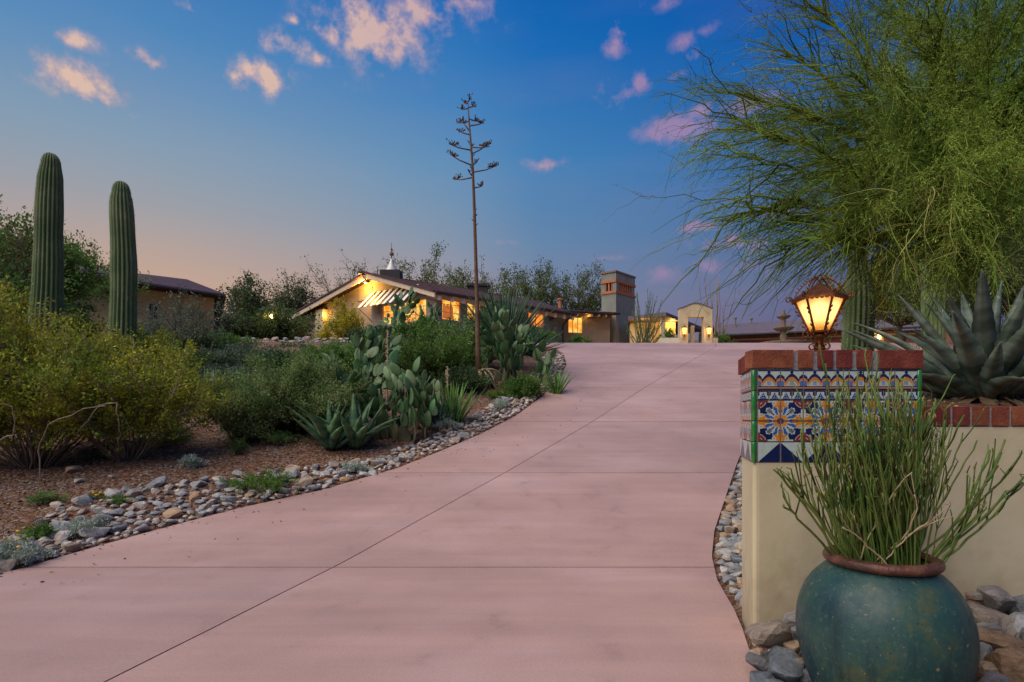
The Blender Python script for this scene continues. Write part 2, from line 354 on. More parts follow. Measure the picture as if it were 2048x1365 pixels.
def conc_mat():
    m = bpy.data.materials.new('pink_concrete'); m.use_nodes = True; nt = m.node_tree; N = nt.nodes.new; L = nt.links.new
    p = nt.nodes['Principled BSDF']; p.inputs['Specular IOR Level'].default_value = .35
    g = N('ShaderNodeNewGeometry').outputs['Position']
    def nz(sc, st=(1,1,1), det=5):
        mp = N('ShaderNodeMapping'); mp.inputs['Scale'].default_value = st; L(g, mp.inputs[0])
        n = N('ShaderNodeTexNoise'); n.inputs['Scale'].default_value = sc; n.inputs['Detail'].default_value = det; n.inputs['Roughness'].default_value = .6; L(mp.outputs[0], n.inputs['Vector']); return n.outputs['Fac']
    def rp(f, st):
        r = N('ShaderNodeValToRGB'); e = r.color_ramp.elements
        while len(e) < len(st): e.new(.5)
        for i, (a, c) in enumerate(st): e[i].position = a; e[i].color = (*c, 1)
        L(f, r.inputs[0]); return r.outputs[0]
    def mix(f, a, b, bt='MIX'):
        n = N('ShaderNodeMix'); n.data_type = 'RGBA'; n.blend_type = bt
        for i, v in ((0, f), (6, a), (7, b)):
            if isinstance(v, (int, float)): n.inputs[i].default_value = v
            else: L(v, n.inputs[i])
        return n.outputs[2]
    base = rp(nz(.6, (.8,1.2,1), 3), [(.32, (.40,.258,.218)), (.5, (.46,.297,.252)), (.68, (.52,.352,.312))])
    st = rp(nz(1.6, (.25,3.5,1), 8), [(.3, (.91,.91,.92)), (.7, (1.05,1.04,1.03))])
    sp = rp(nz(90, (1,1,1), 3), [(.3, (.90,.90,.90)), (.7, (1.08,1.07,1.06))])
    blot = rp(nz(3.5, (1,.8,1), 10), [(.30, (.86,.84,.84)), (.38, (.97,.97,.97)), (.46, (1,1,1)), (.75, (1.04,1.04,1.04))])
    oi = N('ShaderNodeObjectInfo').outputs['Random']
    pore = rp(nz(160, (1,1,1), 2), [(.26, (.62,.60,.60)), (.34, (1,1,1)), (.70, (1,1,1)), (.78, (1.18,1.16,1.15))])
    sl_ = rp(oi, [(0, (.94,.94,.95)), (1, (1.05,1.04,1.03))])
    c = mix(1, base, st, 'MULTIPLY'); c = mix(1, c, sp, 'MULTIPLY'); c = mix(1, c, blot, 'MULTIPLY'); c = mix(1, c, pore, 'MULTIPLY'); c = mix(1, c, sl_, 'MULTIPLY')
    L(c, p.inputs['Base Color'])
    r = N('ShaderNodeMapRange'); r.inputs[3].default_value = .38; r.inputs[4].default_value = .62; L(nz(1.3), r.inputs[0]); L(r.outputs[0], p.inputs['Roughness'])
    b = N('ShaderNodeBump'); b.inputs['Strength'].default_value = .35; b.inputs['Distance'].default_value = .004
    L(nz(70, (.35,1.6,1), 6), b.inputs['Height']); L(b.outputs[0], p.inputs['Normal'])
    return m
M['conc'] = conc_mat()
def terrain():
    xs = np.concatenate([[-900,-500,-300,-180,-120,-80,-60,-45,-35,-28,-22,-18], np.arange(-15, 12.01, .15), [13,14,16,18,21,25,30,40,60,90,140,220,350,600,900]])
    ys = np.concatenate([[-400,-200,-100,-50,-25,-12,-8,-5,-3], np.arange(-1.5, 2.8, .15), [2.86,2.90,2.98,3.05], np.arange(3.2, 30, .15), [31,33,36,40,45,52,60,75,100,150,250,400,650,900]])
    X, Y = np.meshgrid(xs, ys); Z = gz(X, Y)
    n, k = X.shape; i = (np.arange(n-1)[:,None]*k+np.arange(k-1)[None,:]).ravel()
    o = link('ground', mesh('ground', np.stack([X,Y,Z],-1).reshape(-1,3), np.stack([i,i+1,i+k+1,i+k],-1), True, [M['soil']]))
    tag(o, 'brown gravelly desert soil sloping up beside the pink driveway', kind='structure')
terrain()
drive = thing('driveway', (0,0,0), 'long pink concrete driveway curving up the slope', None, kind='structure')
def slab(xa, xb, d0, d1, nx, ny, g=.006):
    u = np.linspace(0,1,nx+1); v = np.linspace(0,1,ny+1)
    D = d0+g*2+(d1-d0-4*g)*v
    A = xa(D)+g; B = xb(D)-g
    ok = B-A > .05
    if ok.sum() < 2: return
    D, A, B = D[ok], A[ok], B[ok]; ny = len(D)-1
    X = A[:,None]+(B-A)[:,None]*u[None,:]; Y = np.repeat(D[:,None], nx+1, 1); Z = P(Y)
    Z = Z - .006*((u[None,:] == 0)|(u[None,:] == 1)|(np.arange(ny+1)[:,None] == 0)|(np.arange(ny+1)[:,None] == ny))
    V = np.stack([X,Y,Z],-1).reshape(-1,3).tolist(); k = nx+1
    Fc = [(j*k+i, j*k+i+1, (j+1)*k+i+1, (j+1)*k+i) for j in range(ny) for i in range(nx)]
    rim = [i for i in range(k)]+[j*k+nx for j in range(1,ny+1)]+[ny*k+i for i in range(nx-1,-1,-1)]+[j*k for j in range(ny-1,0,-1)]
    b = len(V); V += [[V[i][0],V[i][1],V[i][2]-.11] for i in rim]
    Fc += [(rim[(i+1)%len(rim)], rim[i], b+i, b+(i+1)%len(rim)) for i in range(len(rim))]
    o = mk('concrete_slab', V, Fc, M['conc'], drive)
    return o
joints = [-7.8,-4.8,-1.8,1.17,4.17,7.17,10.17,13.17,16.17,19.2,22.2,25.2,28.2,31.2,34.2]
for j in range(len(joints)-1):
    d0, d1 = joints[j], joints[j+1]
    ny = 24 if 3 < d0 < 23 else 10
    if d0 < 19:
        slab(DL, DC, d0, d1, 14, ny); slab(DC, DR, d0, d1, 14, ny)
    else:
        for q in range(-5, 8):
            fa = (lambda D, q=q: np.clip(DC(D)+q*3.6, DL(D), DR(D))); fb = (lambda D, q=q: np.clip(DC(D)+(q+1)*3.6, DL(D), DR(D)))
            slab(fa, fb, d0, d1, 6, 12)
# ---------------------------------------------------------------- buildings
class Pl:
    """a vertical plane: photo pixels on it give (run, height)"""
    def __init__(s, A, u, n): s.A = Vector(A).to_2d(); s.u = Vector(u).normalized(); s.n = Vector(n).normalized()
    def t(s, px): k = (px-CX)/F; return (k*s.A.y-s.A.x)/(s.u.x-k*s.u.y)
    def tz(s, px, py): t = s.t(px); return t, zz(py, s.A.y+s.u.y*t)
    def p(s, t, z, o=0): q = s.A+s.u*t+s.n*o; return (q.x, q.y, z)
    def box(s, g, t0, t1, z0, z1, o0, o1, mi=0, z1b=None):
        zb = z1 if z1b is None else z1b
        return g.hexa([s.p(t0,z0,o0), s.p(t1,z0,o0), s.p(t1,z0,o1), s.p(t0,z0,o1), s.p(t0,z1,o0), s.p(t1,zb,o0), s.p(t1,zb,o1), s.p(t0,z1,o1)], mi)
    def wall(s, g, t0, t1, z0, top, ops, th=.25, mi=0, extra=()):
        cuts = sorted(set([t0,t1]+[c for o in ops for c in o[:2]]+list(extra)))
        for a, b in zip(cuts, cuts[1:]):
            if b-a < 1e-4: continue
            o = [q for q in ops if q[0] <= a+1e-6 and q[1] >= b-1e-6]
            if o:
                s.box(g, a, b, z0, o[0][2], 0, th, mi); s.box(g, a, b, o[0][3], top(a), 0, th, mi, top(b))
            else: s.box(g, a, b, z0, top(a), 0, th, mi, top(b))
    def window(s, parent, t0, t1, z0, z1, m, frame, cols=2, rows=3, fw=.05, rec=.06):
        g = G()
        s.box(g, t0,t1,z0,z0+fw,rec-.03,rec+.05); s.box(g, t0,t1,z1-fw,z1,rec-.03,rec+.05)
        s.box(g, t0,t0+fw,z0+fw,z1-fw,rec-.03,rec+.05); s.box(g, t1-fw,t1,z0+fw,z1-fw,rec-.03,rec+.05)
        for i in range(1,cols): c = t0+(t1-t0)*i/cols; s.box(g, c-.018,c+.018,z0+fw,z1-fw,rec-.01,rec+.03)
        for i in range(1,rows): c = z0+(z1-z0)*i/rows; s.box(g, t0+fw,t1-fw,c-.014,c+.014,rec-.005,rec+.025)
        w = g.mk('window', frame, parent)
        g = G(); s.box(g, t0+fw*.5,t1-fw*.5,z0+fw*.5,z1-fw*.5,rec+.055,rec+.075); g.mk('pane', m, w)
        return w
def point(name, loc, w, col=(1,.55,.18), r=.05):
    l = bpy.data.lights.new(name, 'POINT'); l.energy = w; l.color = col; l.shadow_soft_size = r
    o = bpy.data.objects.new(name, l); COL.objects.link(o); o.location = loc; return o
M['bulb'] = mat('bulb_glow', (1,.7,.3), emis=(1,.58,.2), estr=14)
M['bulb_small'] = mat('bulb_glow_small', (1,.7,.3), emis=(1,.52,.12), estr=7)
M['lampglass'] = mat('lamp_glass_small', (.8,.5,.15), emis=(1,.42,.05), estr=1.6)
us, ug = Vector((.778,.628)), Vector((-.819,.575)); HA = Vector((-4.0, 29.5))
def HP(s, t): return HA+us*s+ug*t
ZE, TP, ZR, TW = 7.6, 5.25, 9.32, 12.7
def roofz(t): return ZE+(ZR-ZE)*t/TP if t < TP else ZR-(ZR-ZE)*(t-TP)/(TW-TP)
house = thing('ranch_house', (-6, 33, 4.4), 'long low ranch house with lit gable end and maroon roof', 'house')
def roof_piece(name, pts, th, m, parent, lift=0):
    g = G(); n = len(pts)
    V = [(x,y,z+lift) for x,y,z in pts]+[(x,y,z+lift-th) for x,y,z in pts]
    g.add(V, [tuple(range(n)), tuple(range(2*n-1,n-1,-1))]+[((i+1)%n,i,n+i,n+(i+1)%n) for i in range(n)]); return g.mk(name, m, parent)
def H3(s, t, z): q = HP(s,t); return (q.x, q.y, z)
roof = roof_piece('roof', [H3(0,0,ZE), H3(10.2,0,ZE), H3(13.5,TP,ZR), H3(0,TP,ZR)], .13, M['roof_maroon'], house)
roof_piece('roof', [H3(0,TP,ZR), H3(13.5,TP,ZR), H3(13.5,TW,ZE), H3(0,TW,ZE)], .13, M['roof_maroon'], house)
g = G()    # seams of the roof sheet
for i in range(34):
    s_ = i*.4+.05
    tt = TP if s_ > 10.2 else 0
    if s_ <= 10: g.hexa([H3(s_,0,ZE+.002), H3(s_+.05,0,ZE+.002), H3(s_+.05,TP,ZR+.002), H3(s_,TP,ZR+.002), H3(s_,0,ZE+.03), H3(s_+.05,0,ZE+.03), H3(s_+.05,TP,ZR+.03), H3(s_,TP,ZR+.03)])
    g.hexa([H3(s_,TP,ZR+.002), H3(s_+.05,TP,ZR+.002), H3(s_+.05,TW,ZE+.002), H3(s_,TW,ZE+.002), H3(s_,TP,ZR+.03), H3(s_+.05,TP,ZR+.03), H3(s_+.05,TW,ZE+.03), H3(s_,TW,ZE+.03)])
g.mk('roof_seams', M['roof_maroon'], roof)
for t0, t1 in ((0,TP),(TP,TW)):    # rakes: dark flashing over a pale board
    for nm, m, a, b, s0, s1 in (('flashing', M['roof_maroon'], .16, -.06, -.10, -.03), ('rake_board', M['wood_tan'], -.065, -.33, -.03, .04)):
        g = G(); g.hexa([H3(s0,t0,roofz(t0)+b), H3(s0,t1,roofz(t1)+b), H3(s1,t1,roofz(t1)+b), H3(s1,t0,roofz(t0)+b), H3(s0,t0,roofz(t0)+a*.25), H3(s0,t1,roofz(t1)+a*.25), H3(s1,t1,roofz(t1)+a*.25), H3(s1,t0,roofz(t0)+a*.25)] if nm == 'flashing' else
            [H3(s0,t0,roofz(t0)+b), H3(s0,t1,roofz(t1)+b), H3(s1,t1,roofz(t1)+b), H3(s1,t0,roofz(t0)+b), H3(s0,t0,roofz(t0)+a), H3(s0,t1,roofz(t1)+a), H3(s1,t1,roofz(t1)+a), H3(s1,t0,roofz(t0)+a)])
        g.mk(nm, m, house)
g = G(); g.tube([H3(.0,-.07,ZE-.06), H3(10.3,-.07,ZE-.06)], .085, 8); g.mk('gutter', M['fascia_dark'], house)
g = G(); g.tube([H3(10.1,-.07,ZE-.1), H3(10.0,.4,ZE-.45), H3(9.95,.62,ZE-.7), H3(9.95,.62,4.5)], .055, 6); g.mk('downspout', M['fascia_dark'], house)
tail = None
for i in range(14):
    s_ = .25+i*.75
    if s_ > 10.2: break
    if tail is None:
        base = HP(s_, 0); g = G()
        for_z = lambda t, dz: ZE-.14+(ZR-ZE)*t/TP+dz
        P0 = [HP(s_,-.02), HP(s_+.16,-.02), HP(s_+.16,.9), HP(s_,.9)]; tz_ = [-.02,-.02,.9,.9]
        g.hexa([(p.x,p.y,for_z(t,-.30)) for p,t in zip(P0,tz_)]+[(p.x,p.y,for_z(t,-.05)) for p,t in zip(P0,tz_)])
        tail = g.mk('rafter_tail', M['wood_tan'], house); s0 = s_
    else:
        o = tail.copy(); COL.objects.link(o); dv = us*(s_-s0); o.location = (dv.x, dv.y, 0)
gp = Pl(HP(.65,0), ug, us); sp_ = Pl(HP(0,.72), us, ug)
ZB = 4.2
def po(pl, px0, py0, px1, py1):
    a, z1 = pl.tz(px0, py0); b, z0 = pl.tz(px1, py1); zt = .5*(z1+pl.tz(px1,py0)[1]); zb = .5*(z0+pl.tz(px0,py1)[1])
    return (min(a,b), max(a,b), zb, zt)
big = po(gp, 762, 604, 852, 646); door = po(gp, 676, 632, 692, 700)
g = G(); gp.wall(g, .7, gp.t(612), ZB, lambda t: roofz(t)-.15, [big, door], extra=(TP,)); g.mk('wall', M['stucco_taupe'], house)
w1 = po(sp_, 884, 594, 922, 642); w2 = po(sp_, 934, 600, 962, 644); w3 = po(sp_, 1057, 624, 1089, 655); w0 = po(sp_, 990, 608, 1018, 648)
g = G(); sp_.wall(g, .65, 9.9, ZB, lambda t: ZE+.06, [w1, w2, w0, w3]); g.mk('wall', M['stucco_sage'], house)
g = G(); g.hexa([H3(.9,12.0,ZB), H3(13,12.0,ZB), H3(13,12.2,ZB), H3(.9,12.2,ZB), H3(.9,12.0,ZE-.1), H3(13,12.0,ZE-.1), H3(13,12.2,ZE-.1), H3(.9,12.2,ZE-.1)])
g.hexa([H3(10.0,.9,ZB), H3(10.2,.9,ZB), H3(13.2,12,ZB), H3(13,12,ZB), H3(10.0,.9,ZE), H3(10.2,.9,ZE), H3(13.2,12,ZE), H3(13,12,ZE)]); g.mk('rear_wall', M['stucco_sage'], house)
gp.window(house, *big, M['lit'], M['wood_tan'], 4, 3, rec=.1)
sp_.window(house, *w1, M['lit'], M['wood_tan'], 2, 3); sp_.window(house, *w2, M['lit'], M['wood_tan'], 2, 3); sp_.window(house, *w0, M['lit'], M['wood_tan'], 2, 3); sp_.window(house, *w3, M['lit_orange'], M['white_paint'], 2, 1)
g = G(); t0,t1,z0,z1 = w1    # clothes rail seen through the first window
for i in range(9):
    a = t0+.15+i*.075; sp_.box(g, a, a+.05, z0+.12, z0+.85+.06*math.sin(i*2.1), .10, .125)
g.mk('hanging_clothes', mat('clothes', (.5,.10,.03), (.7,.25,.12), scale=9, emis=(.6,.08,.01), estr=.35), house)  # weak emission in the cloth stands in for the room's light
g = G(); gp.box(g, door[0]+.03, door[1]-.03, door[2]+.02, door[3]-.04, .08, .13); dr = g.mk('door', M['door_red'], house)
g = G(); gp.box(g, door[0]+.08, door[0]+.12, door[2]+1.0, door[2]+1.15, .03, .08); g.mk('handle', M['iron'], dr)
g = G()    # buttress, porch posts, wall panel
t0,t1,zb,zt = po(gp, 642, 610, 656, 690); gp.box(g, t0, t1, ZB, min(roofz(t0),roofz(t1))-.35, -.35, -.02); g.mk('buttress', M['stucco_cream'], house)
t0,t1,zb,zt = po(gp, 718, 572, 745, 601); g = G(); gp.box(g, t0, t1, zb, zt-.1, -.05, -.003); g.mk('wall_panel', M['stucco_taupe'], house)
t0,t1,zb,zt = po(gp, 669, 628, 675, 700); g = G(); gp.box(g, t0, t1, ZB, zt, -.08, -.003); g.mk('door_frame', M['wood_tan'], house)
g = G(); q = gp.t(609); gp.box(g, q-.15, q+.15, ZB, roofz(q)-.4, -.4, -.1); g.mk('porch_post', M['stucco_cream'], house)
# awning of alternating slats over the big window
aw = None; ta, tb = gp.t(838), gp.t(744); n = 15; zt_, zb_ = zz(578, 32), zz(607, 31.2)
for i in range(n):
    a = ta+(tb-ta)*i/n; b = ta+(tb-ta)*(i+1)/n-.01
    off = .16
    g = G(); g.add([gp.p(a,zt_,-.02), gp.p(b,zt_,-.02), gp.p(b,zb_,-.9), gp.p(a,zb_,-.9), gp.p(a,zt_+.03,-.02), gp.p(b,zt_+.03,-.02), gp.p(b,zb_+.03,-.9), gp.p(a,zb_+.03,-.9)], [(3,2,1,0),(4,5,6,7),(0,1,5,4),(1,2,6,5),(2,3,7,6),(3,0,4,7)])
    if aw is None: aw = g.mk('awning', M['white_paint'], house)
    else: g.mk('stripe', M['white_paint' if i%2 == 0 else 'dark_paint'], aw)
for q in (ta+.05, tb-.05):
    g = G(); g.tube([gp.p(q,zb_,-.88), gp.p(q,zb_-.7,-.03)], .02, 5); g.mk('brace', M['fascia_dark'], aw)
# cupola with a flared cap and finial on the ridge
c = W(783, 545, 33.6); cz = c.z
g = G(); g.box(c.x-.58,c.x+.58,c.y-.5,c.y+.5,cz-.5,cz+.04); cup = g.mk('cupola', M['fascia_dark'], house)
g = G(); g.lathe([(.42,.04),(.40,.08),(.28,.25),(.17,.45),(.08,.68),(.05,.8)], (c.x,c.y,cz), 16); g.mk('flared_cap', mat('zinc', (.5,.5,.46), (.62,.6,.54), rough=.5, metal=.3), cup, True)
g = G(); g.lathe([(.035,.8),(.03,.95),(.11,1.02),(.13,1.1),(.05,1.2),(.03,1.3),(.07,1.36),(.02,1.42),(.015,1.7),(0.002,1.75)], (c.x,c.y,cz), 10); g.mk('finial', M['stone_carved'], cup, True)
c = W(957, 578, 37.5); g = G(); g.box(c.x-.6,c.x+.6,c.y-.4,c.y+.4,c.z-.9,c.z+.1); g.box(c.x-.75,c.x+.75,c.y-.5,c.y+.5,c.z+.1,c.z+.25); g.mk('flue', M['fascia_dark'], house)
c = W(1120, 604, 38.2); g = G(); g.lathe([(.12,-.9),(.12,.1),(.2,.12),(.2,.2),(.05,.25)], c, 10); g.mk('roof_vent', M['terracotta'], house)
c = W(722, 545, 32.6); g = G(); g.tube([c+Vector((.25,0,-.5)), c], .03, 5); g.lathe([(.16,0),(.2,.12),(.12,.2),(.1,.3)], c+Vector((-.05,0,-.1)), 8); g.mk('roof_vent', M['roof_grey'], house)
# mask ornament and gable spotlight
t, z = sp_.tz(1102, 631); g = G(); q = sp_.p(t, z, -.05); V = []
g.add([(q[0]+.28*math.cos(a)*us.x, q[1]+.28*math.cos(a)*us.y, q[2]+.42*math.sin(a)) for a in np.arange(0,2*PI,PI/8)]+[sp_.p(t, z, -.15)], [(i,(i+1)%16,16) for i in range(16)]+[tuple(range(15,-1,-1))]); g.mk('wall_ornament', M['dark_paint'], house)
t, z = gp.tz(741, 567); q = Vector(gp.p(t, z, -.32)); g = G(); g.lathe([(.02,.12),(.06,.1),(.09,0)], q, 10); sx = g.mk('spotlight', M['fascia_dark'], house)
g = G(); g.lathe([(.01,-.07),(.06,-.05),(.08,-.01),(.06,.01)], q, 10); g.mk('bulb', M['bulb'], sx); point('gable_light', q+Vector((-.15,-.35,-.25)), 230, (1,.50,.08))
t, z = gp.tz(584, 638); q = Vector(gp.p(t, z, -.3)); g = G(); g.lathe([(.01,-.07),(.06,-.04),(.07,.03),(.02,.06)], q, 10); g.mk('bulb', M['bulb_small'], house)
point('porch_light', Vector(gp.p(gp.t(660), zz(632,35.5), -.35)), 22, (1,.45,.08))
# wing
wing = thing('house_wing', (5.5, 39, 4.6), 'low wing beside the chimney with lit window and glowing rafter tails', 'house')
wa = Vector((W(1100,610,37.0).x, 37.0)); wc = Vector((W(1238,630,38.2).x, 38.2)); wu = (wc-wa).normalized(); wn = Vector((-wu.y, wu.x)); zw = 8.05
lw = (wc-wa).length
def WP(t, o, z): q = wa+wu*t+wn*o; return (q.x, q.y, z)
roof_piece('roof', [WP(0,0,zw), WP(lw,0,zw), WP(lw,4,zw+.45), WP(0,4,zw+.45)], .14, M['roof_grey'], wing)
g = G(); g.tube([WP(0,-.07,zw-.07), WP(lw+.05,-.07,zw-.07)], .085, 8); g.mk('gutter', M['fascia_dark'], wing)
pw = Pl(wa+wn*.9, wu, wn); ww = po(pw, 1136, 634, 1166, 667)
g = G(); pw.wall(g, -.5, lw-.25, ZB+.2, lambda t: zw-.05, [ww]); g.mk('wall', M['stucco_taupe'], wing)
g = G(); g.hexa([WP(lw-.45,1.16,ZB), WP(lw-.25,1.16,ZB), WP(lw-.25,4,ZB), WP(lw-.45,4,ZB), WP(lw-.45,1.16,zw), WP(lw-.25,1.16,zw), WP(lw-.25,4,zw), WP(lw-.45,4,zw)]); g.mk('end_wall', M['stucco_taupe'], wing)
pw.window(wing, *ww, M['lit'], M['wood_tan'], 3, 1)
for i in range(9):
    a = .4+i*.5; g = G()
    if a > lw-.1: break
    g.hexa([WP(a,.03,zw-.32), WP(a+.12,.03,zw-.32), WP(a+.12,.88,zw-.26), WP(a,.88,zw-.26), WP(a,.03,zw-.15), WP(a+.12,.03,zw-.15), WP(a+.12,.88,zw-.09), WP(a,.88,zw-.09)]); g.mk('rafter_tail', M['wood_tan'], wing)
point('wing_light', Vector(pw.p(pw.t(1166), zz(633,38.5), -.4)), 7, (1,.5,.08)); 
# chimney tower
a = W(1232, 541, 39.5); b = W(1203, 546, 40.2); c = W(1270, 554, 41.3); zc = a.z
ca, cb, cc = a.to_2d(), b.to_2d(), c.to_2d(); cd = cb+cc-ca; ctr = (ca+cd)/2
chim = thing('chimney_tower', (ctr.x, ctr.y, 4.6), 'square sage stucco chimney tower with red slatted vents near its top', 'chimney')
def ring(z0, z1, k, m, name):
    g = G(); g.prism([tuple(ctr+(q-ctr)*k) for q in (ca,cc,cd,cb)], z0, z1); return g.mk(name, m, chim)
z1_, z2_, z3_, z4_ = zz(559,39.5), zz(564,39.5), zz(581,39.5), zz(586,39.5)
M['chim'] = mat('chimney_stucco', (.19,.20,.165), (.25,.26,.215), scale=1.5, rough=.9)
ring(4.4, z4_, 1, M['chim'], 'shaft'); ring(z4_, z3_, 1.05, M['terracotta'], 'brick_band'); ring(z3_, z2_, .72, M['dark_paint'], 'flue_liner')
ring(z2_, z1_, 1.05, M['terracotta'], 'brick_band'); ring(z1_, zc-.12, 1, M['chim'], 'shaft_top'); ring(zc-.12, zc, 1.06, mat('chim_cap', (.2,.13,.10)), 'cap')
for P_, Q_, n in ((ca, cc, 8), (cb, ca, 4)):
    for i in range(n+1):
        t = i/n; q = P_.lerp(Q_, .04+.92*t); big_ = i in (0, n)
        w = .16 if big_ else .055
        dx = (Q_-P_).normalized(); nn = Vector((dx.y,-dx.x)); nn = nn if nn.dot(ctr-q) > 0 else -nn
        if big_: q = q+dx*(w*.6 if i == 0 else -w*.6)
        pts = [q-dx*w+nn*.01, q+dx*w+nn*.01, q+dx*w+nn*.14, q-dx*w+nn*.14]
        g = G(); g.prism([tuple(v) for v in pts], z3_, z2_); g.mk('corner_post' if big_ else 'slat', M['chim'] if big_ else M['terracotta'], chim)
# arch gateway with two wall lanterns
ar = thing('garden_arch', tuple(W(1392, 690, 32)), 'cream stucco archway with curved top and two glowing wall lanterns', 'gateway')
g = G(); d = 32.0; s_ = d/F; xl, xr, x1, x2 = [(p-CX)*s_ for p in (1360,1425,1376,1408)]; zt, zo = zz(618,d), zz(634,d)
top = lambda x: zt+(zz(608,d)-zt)*max(0, math.cos((x-(xl+xr)/2)/((xr-xl)/2)*PI/2*1.0))**1.4
xs = sorted(list(np.linspace(xl, xr, 25))+[x1, x2])
for u, v in zip(xs, xs[1:]):
    m_ = (u+v)/2; z0 = zo if x1 < m_ < x2 else 4.3
    g.hexa([(u,d,z0),(v,d,z0),(v,d+.4,z0),(u,d+.4,z0),(u,d,top(u)),(v,d,top(v)),(v,d+.4,top(v)),(u,d+.4,top(u))])
g.mk('arch_wall', M['stucco_cream'], ar)
g = G(); xs = np.linspace(xl-.03, xr+.03, 25)
for u, v in zip(xs, xs[1:]):
    a_, b_ = top(u)+.003, top(v)+.003; g.hexa([(u,d-.03,a_),(v,d-.03,b_),(v,d+.43,b_),(u,d+.43,a_),(u,d-.03,a_+.06),(v,d-.03,b_+.06),(v,d+.43,b_+.06),(u,d+.43,a_+.06)])
g.mk('coping', M['roof_grey'], ar)
for p in (1369, 1418):
    q = W(p, 663, d-.18); g = G(); g.lathe([(.02,-.32),(.07,-.25),(.03,-.2),(.09,-.16)], q, 8); g.lathe([(.15,.17),(.06,.26),(.02,.3),(.01,.36)], q, 8); g.box(q.x-.04,q.x+.04,q.y+.05,q.y+.178,q.z-.05,q.z+.1); ln = g.mk('wall_lantern', M['iron'], ar)
    g = G(); g.lathe([(.08,-.158),(.13,.168)], q, 8); g.mk('lantern_glass', mat('sconce_glass', (1,.6,.2), emis=(1,.44,.06), estr=3.2), ln); point('sconce_light', q+Vector((0,-.25,0)), 14, (1,.5,.1), .12)
M['wall_white'] = mat('wall_white', (.50,.46,.34), (.58,.54,.42), rough=.9)
def lowwall(label, pa, pb, ya, yb, d0, d1, h, m):
    a = W(pa, ya, d0); b = W(pb, yb, d1); u = (b-a).to_2d().normalized(); n = Vector((-u.y,u.x))*.3; g = G()
    g.hexa([(a.x,a.y,4.3),(b.x,b.y,4.3),(b.x+n.x,b.y+n.y,4.3),(a.x+n.x,a.y+n.y,4.3),(a.x,a.y,a.z),(b.x,b.y,b.z),(b.x+n.x,b.y+n.y,b.z),(a.x+n.x,a.y+n.y,a.z)])
    return tag(g.mk('low_wall', m), label, 'wall')
lowwall('low cream stucco wall joining the archway on its left', 1318, 1359, 676, 676, 33, 32.1, 0, M['wall_white'])
lowwall('short cream stucco wall stub right of the archway', 1426, 1436, 676, 676, 32.1, 32.2, 0, M['wall_white'])
# carport / entry building behind the arch
ent = thing('entry_building', (8.5, 37, 4.7), 'flat roofed entry porch behind the archway with glowing wall', 'building')
e0, e1, e2 = W(1256,633,37), W(1332,629,35.5), W(1410,650,41); ze = 7.45
roof_piece('roof', [(e0.x,e0.y,ze+.15), (e1.x,e1.y,ze+.15), (e2.x,e2.y,ze), (e0.x+2,46,ze)], .22, M['roof_grey'], ent)
g = G(); g.hexa([(e0.x+.4,38.2,4.4),(e1.x+1.2,37.6,4.4),(e1.x+1.2,37.9,4.4),(e0.x+.4,38.5,4.4),(e0.x+.4,38.2,ze-.1),(e1.x+1.2,37.6,ze-.1),(e1.x+1.2,37.9,ze-.1),(e0.x+.4,38.5,ze-.1)]); g.mk('wall', M['stucco_cream'], ent)
for px, d in ((1325,36.0),(1384,39),(1402,41.5)):
    q = W(px,660,d); g = G(); g.box(q.x-.13,q.x+.13,q.y-.13,q.y+.13,4.5,ze-.15); g.mk('porch_post', M['stucco_cream'], ent)
g = G(); q = W(1355,660,42); g.box(q.x-2,q.x+3.2,46,46.2,4.5,ze-.2); g.mk('rear_wall', M['stucco_taupe'], ent)
point('entry_light', W(1345, 648, 37.2), 60, (1,.55,.12))
point('entry_side_light', W(1285, 655, 36.6), 60, (1,.5,.1))
# far house on the right
far = thing('far_house', (20, 48, 4.8), 'far low house with long grey roof behind the fountain', 'house')
a, b, c, d_ = W(1440,669,44), W(1870,651,40), W(1800,628,45.5), W(1425,651,50)
bk1, bk2 = W(1425,660,58), W(1800,640,56)
rf = roof_piece('roof', [tuple(a), tuple(b), tuple(c), tuple(d_)], .12, M['roof_grey'], far)
roof_piece('roof', [tuple(d_), tuple(c), (bk2.x,56,7.4), (bk1.x,58,7.4)], .12, M['roof_grey'], far)
g = G(); a2, b2 = a.lerp(b,.01), a.lerp(b,.995)
g.tube([a2+Vector((0,-.1,-.12)), b2+Vector((0,-.1,-.12))], .07, 6); g.mk('gutter', M['fascia_dark'], far)
pf = Pl(a.to_2d()+Vector((.3,.9)), (b-a).to_2d(), Vector((.1,1)))
ops = [po(pf, 1745, 664, 1768, 684)]
g = G(); pf.wall(g, .3, 16, 4.3, lambda t: a.z-.1, ops); g.mk('wall', mat('far_wall', (.20,.085,.06), (.27,.13,.09), scale=1.5, rough=.9), far)
for o_, m_ in zip(ops, (M['lit'],)): pf.window(far, *o_, m_, M['wood_tan'], 2, 1)
for px, y0, y1, d in ((1471,636,654,47.5),(1503,637,650,48)):
    q = W(px, y0, d); g = G(); g.lathe([(.06,zz(y1,d)-q.z-.2),(.06,-.1),(.14,-.09),(.14,.0)], q, 8); g.mk('roof_vent', M['stone_carved'], far)
q = W(1758, 674, 40.9); g = G(); g.lathe([(.02,-.2),(.12,-.15),(.12,.12),(.02,.2)], q, 8); g.mk('bulb', M['bulb_small'], far); point('far_light', q+Vector((0,-.4,.1)), 25, (1,.5,.1))
g = G(); pf.box(g, 1.0, 15, a.z-.42, a.z-.3, -.05, -.004); g.mk('trim_board', M['wood_tan'], far)
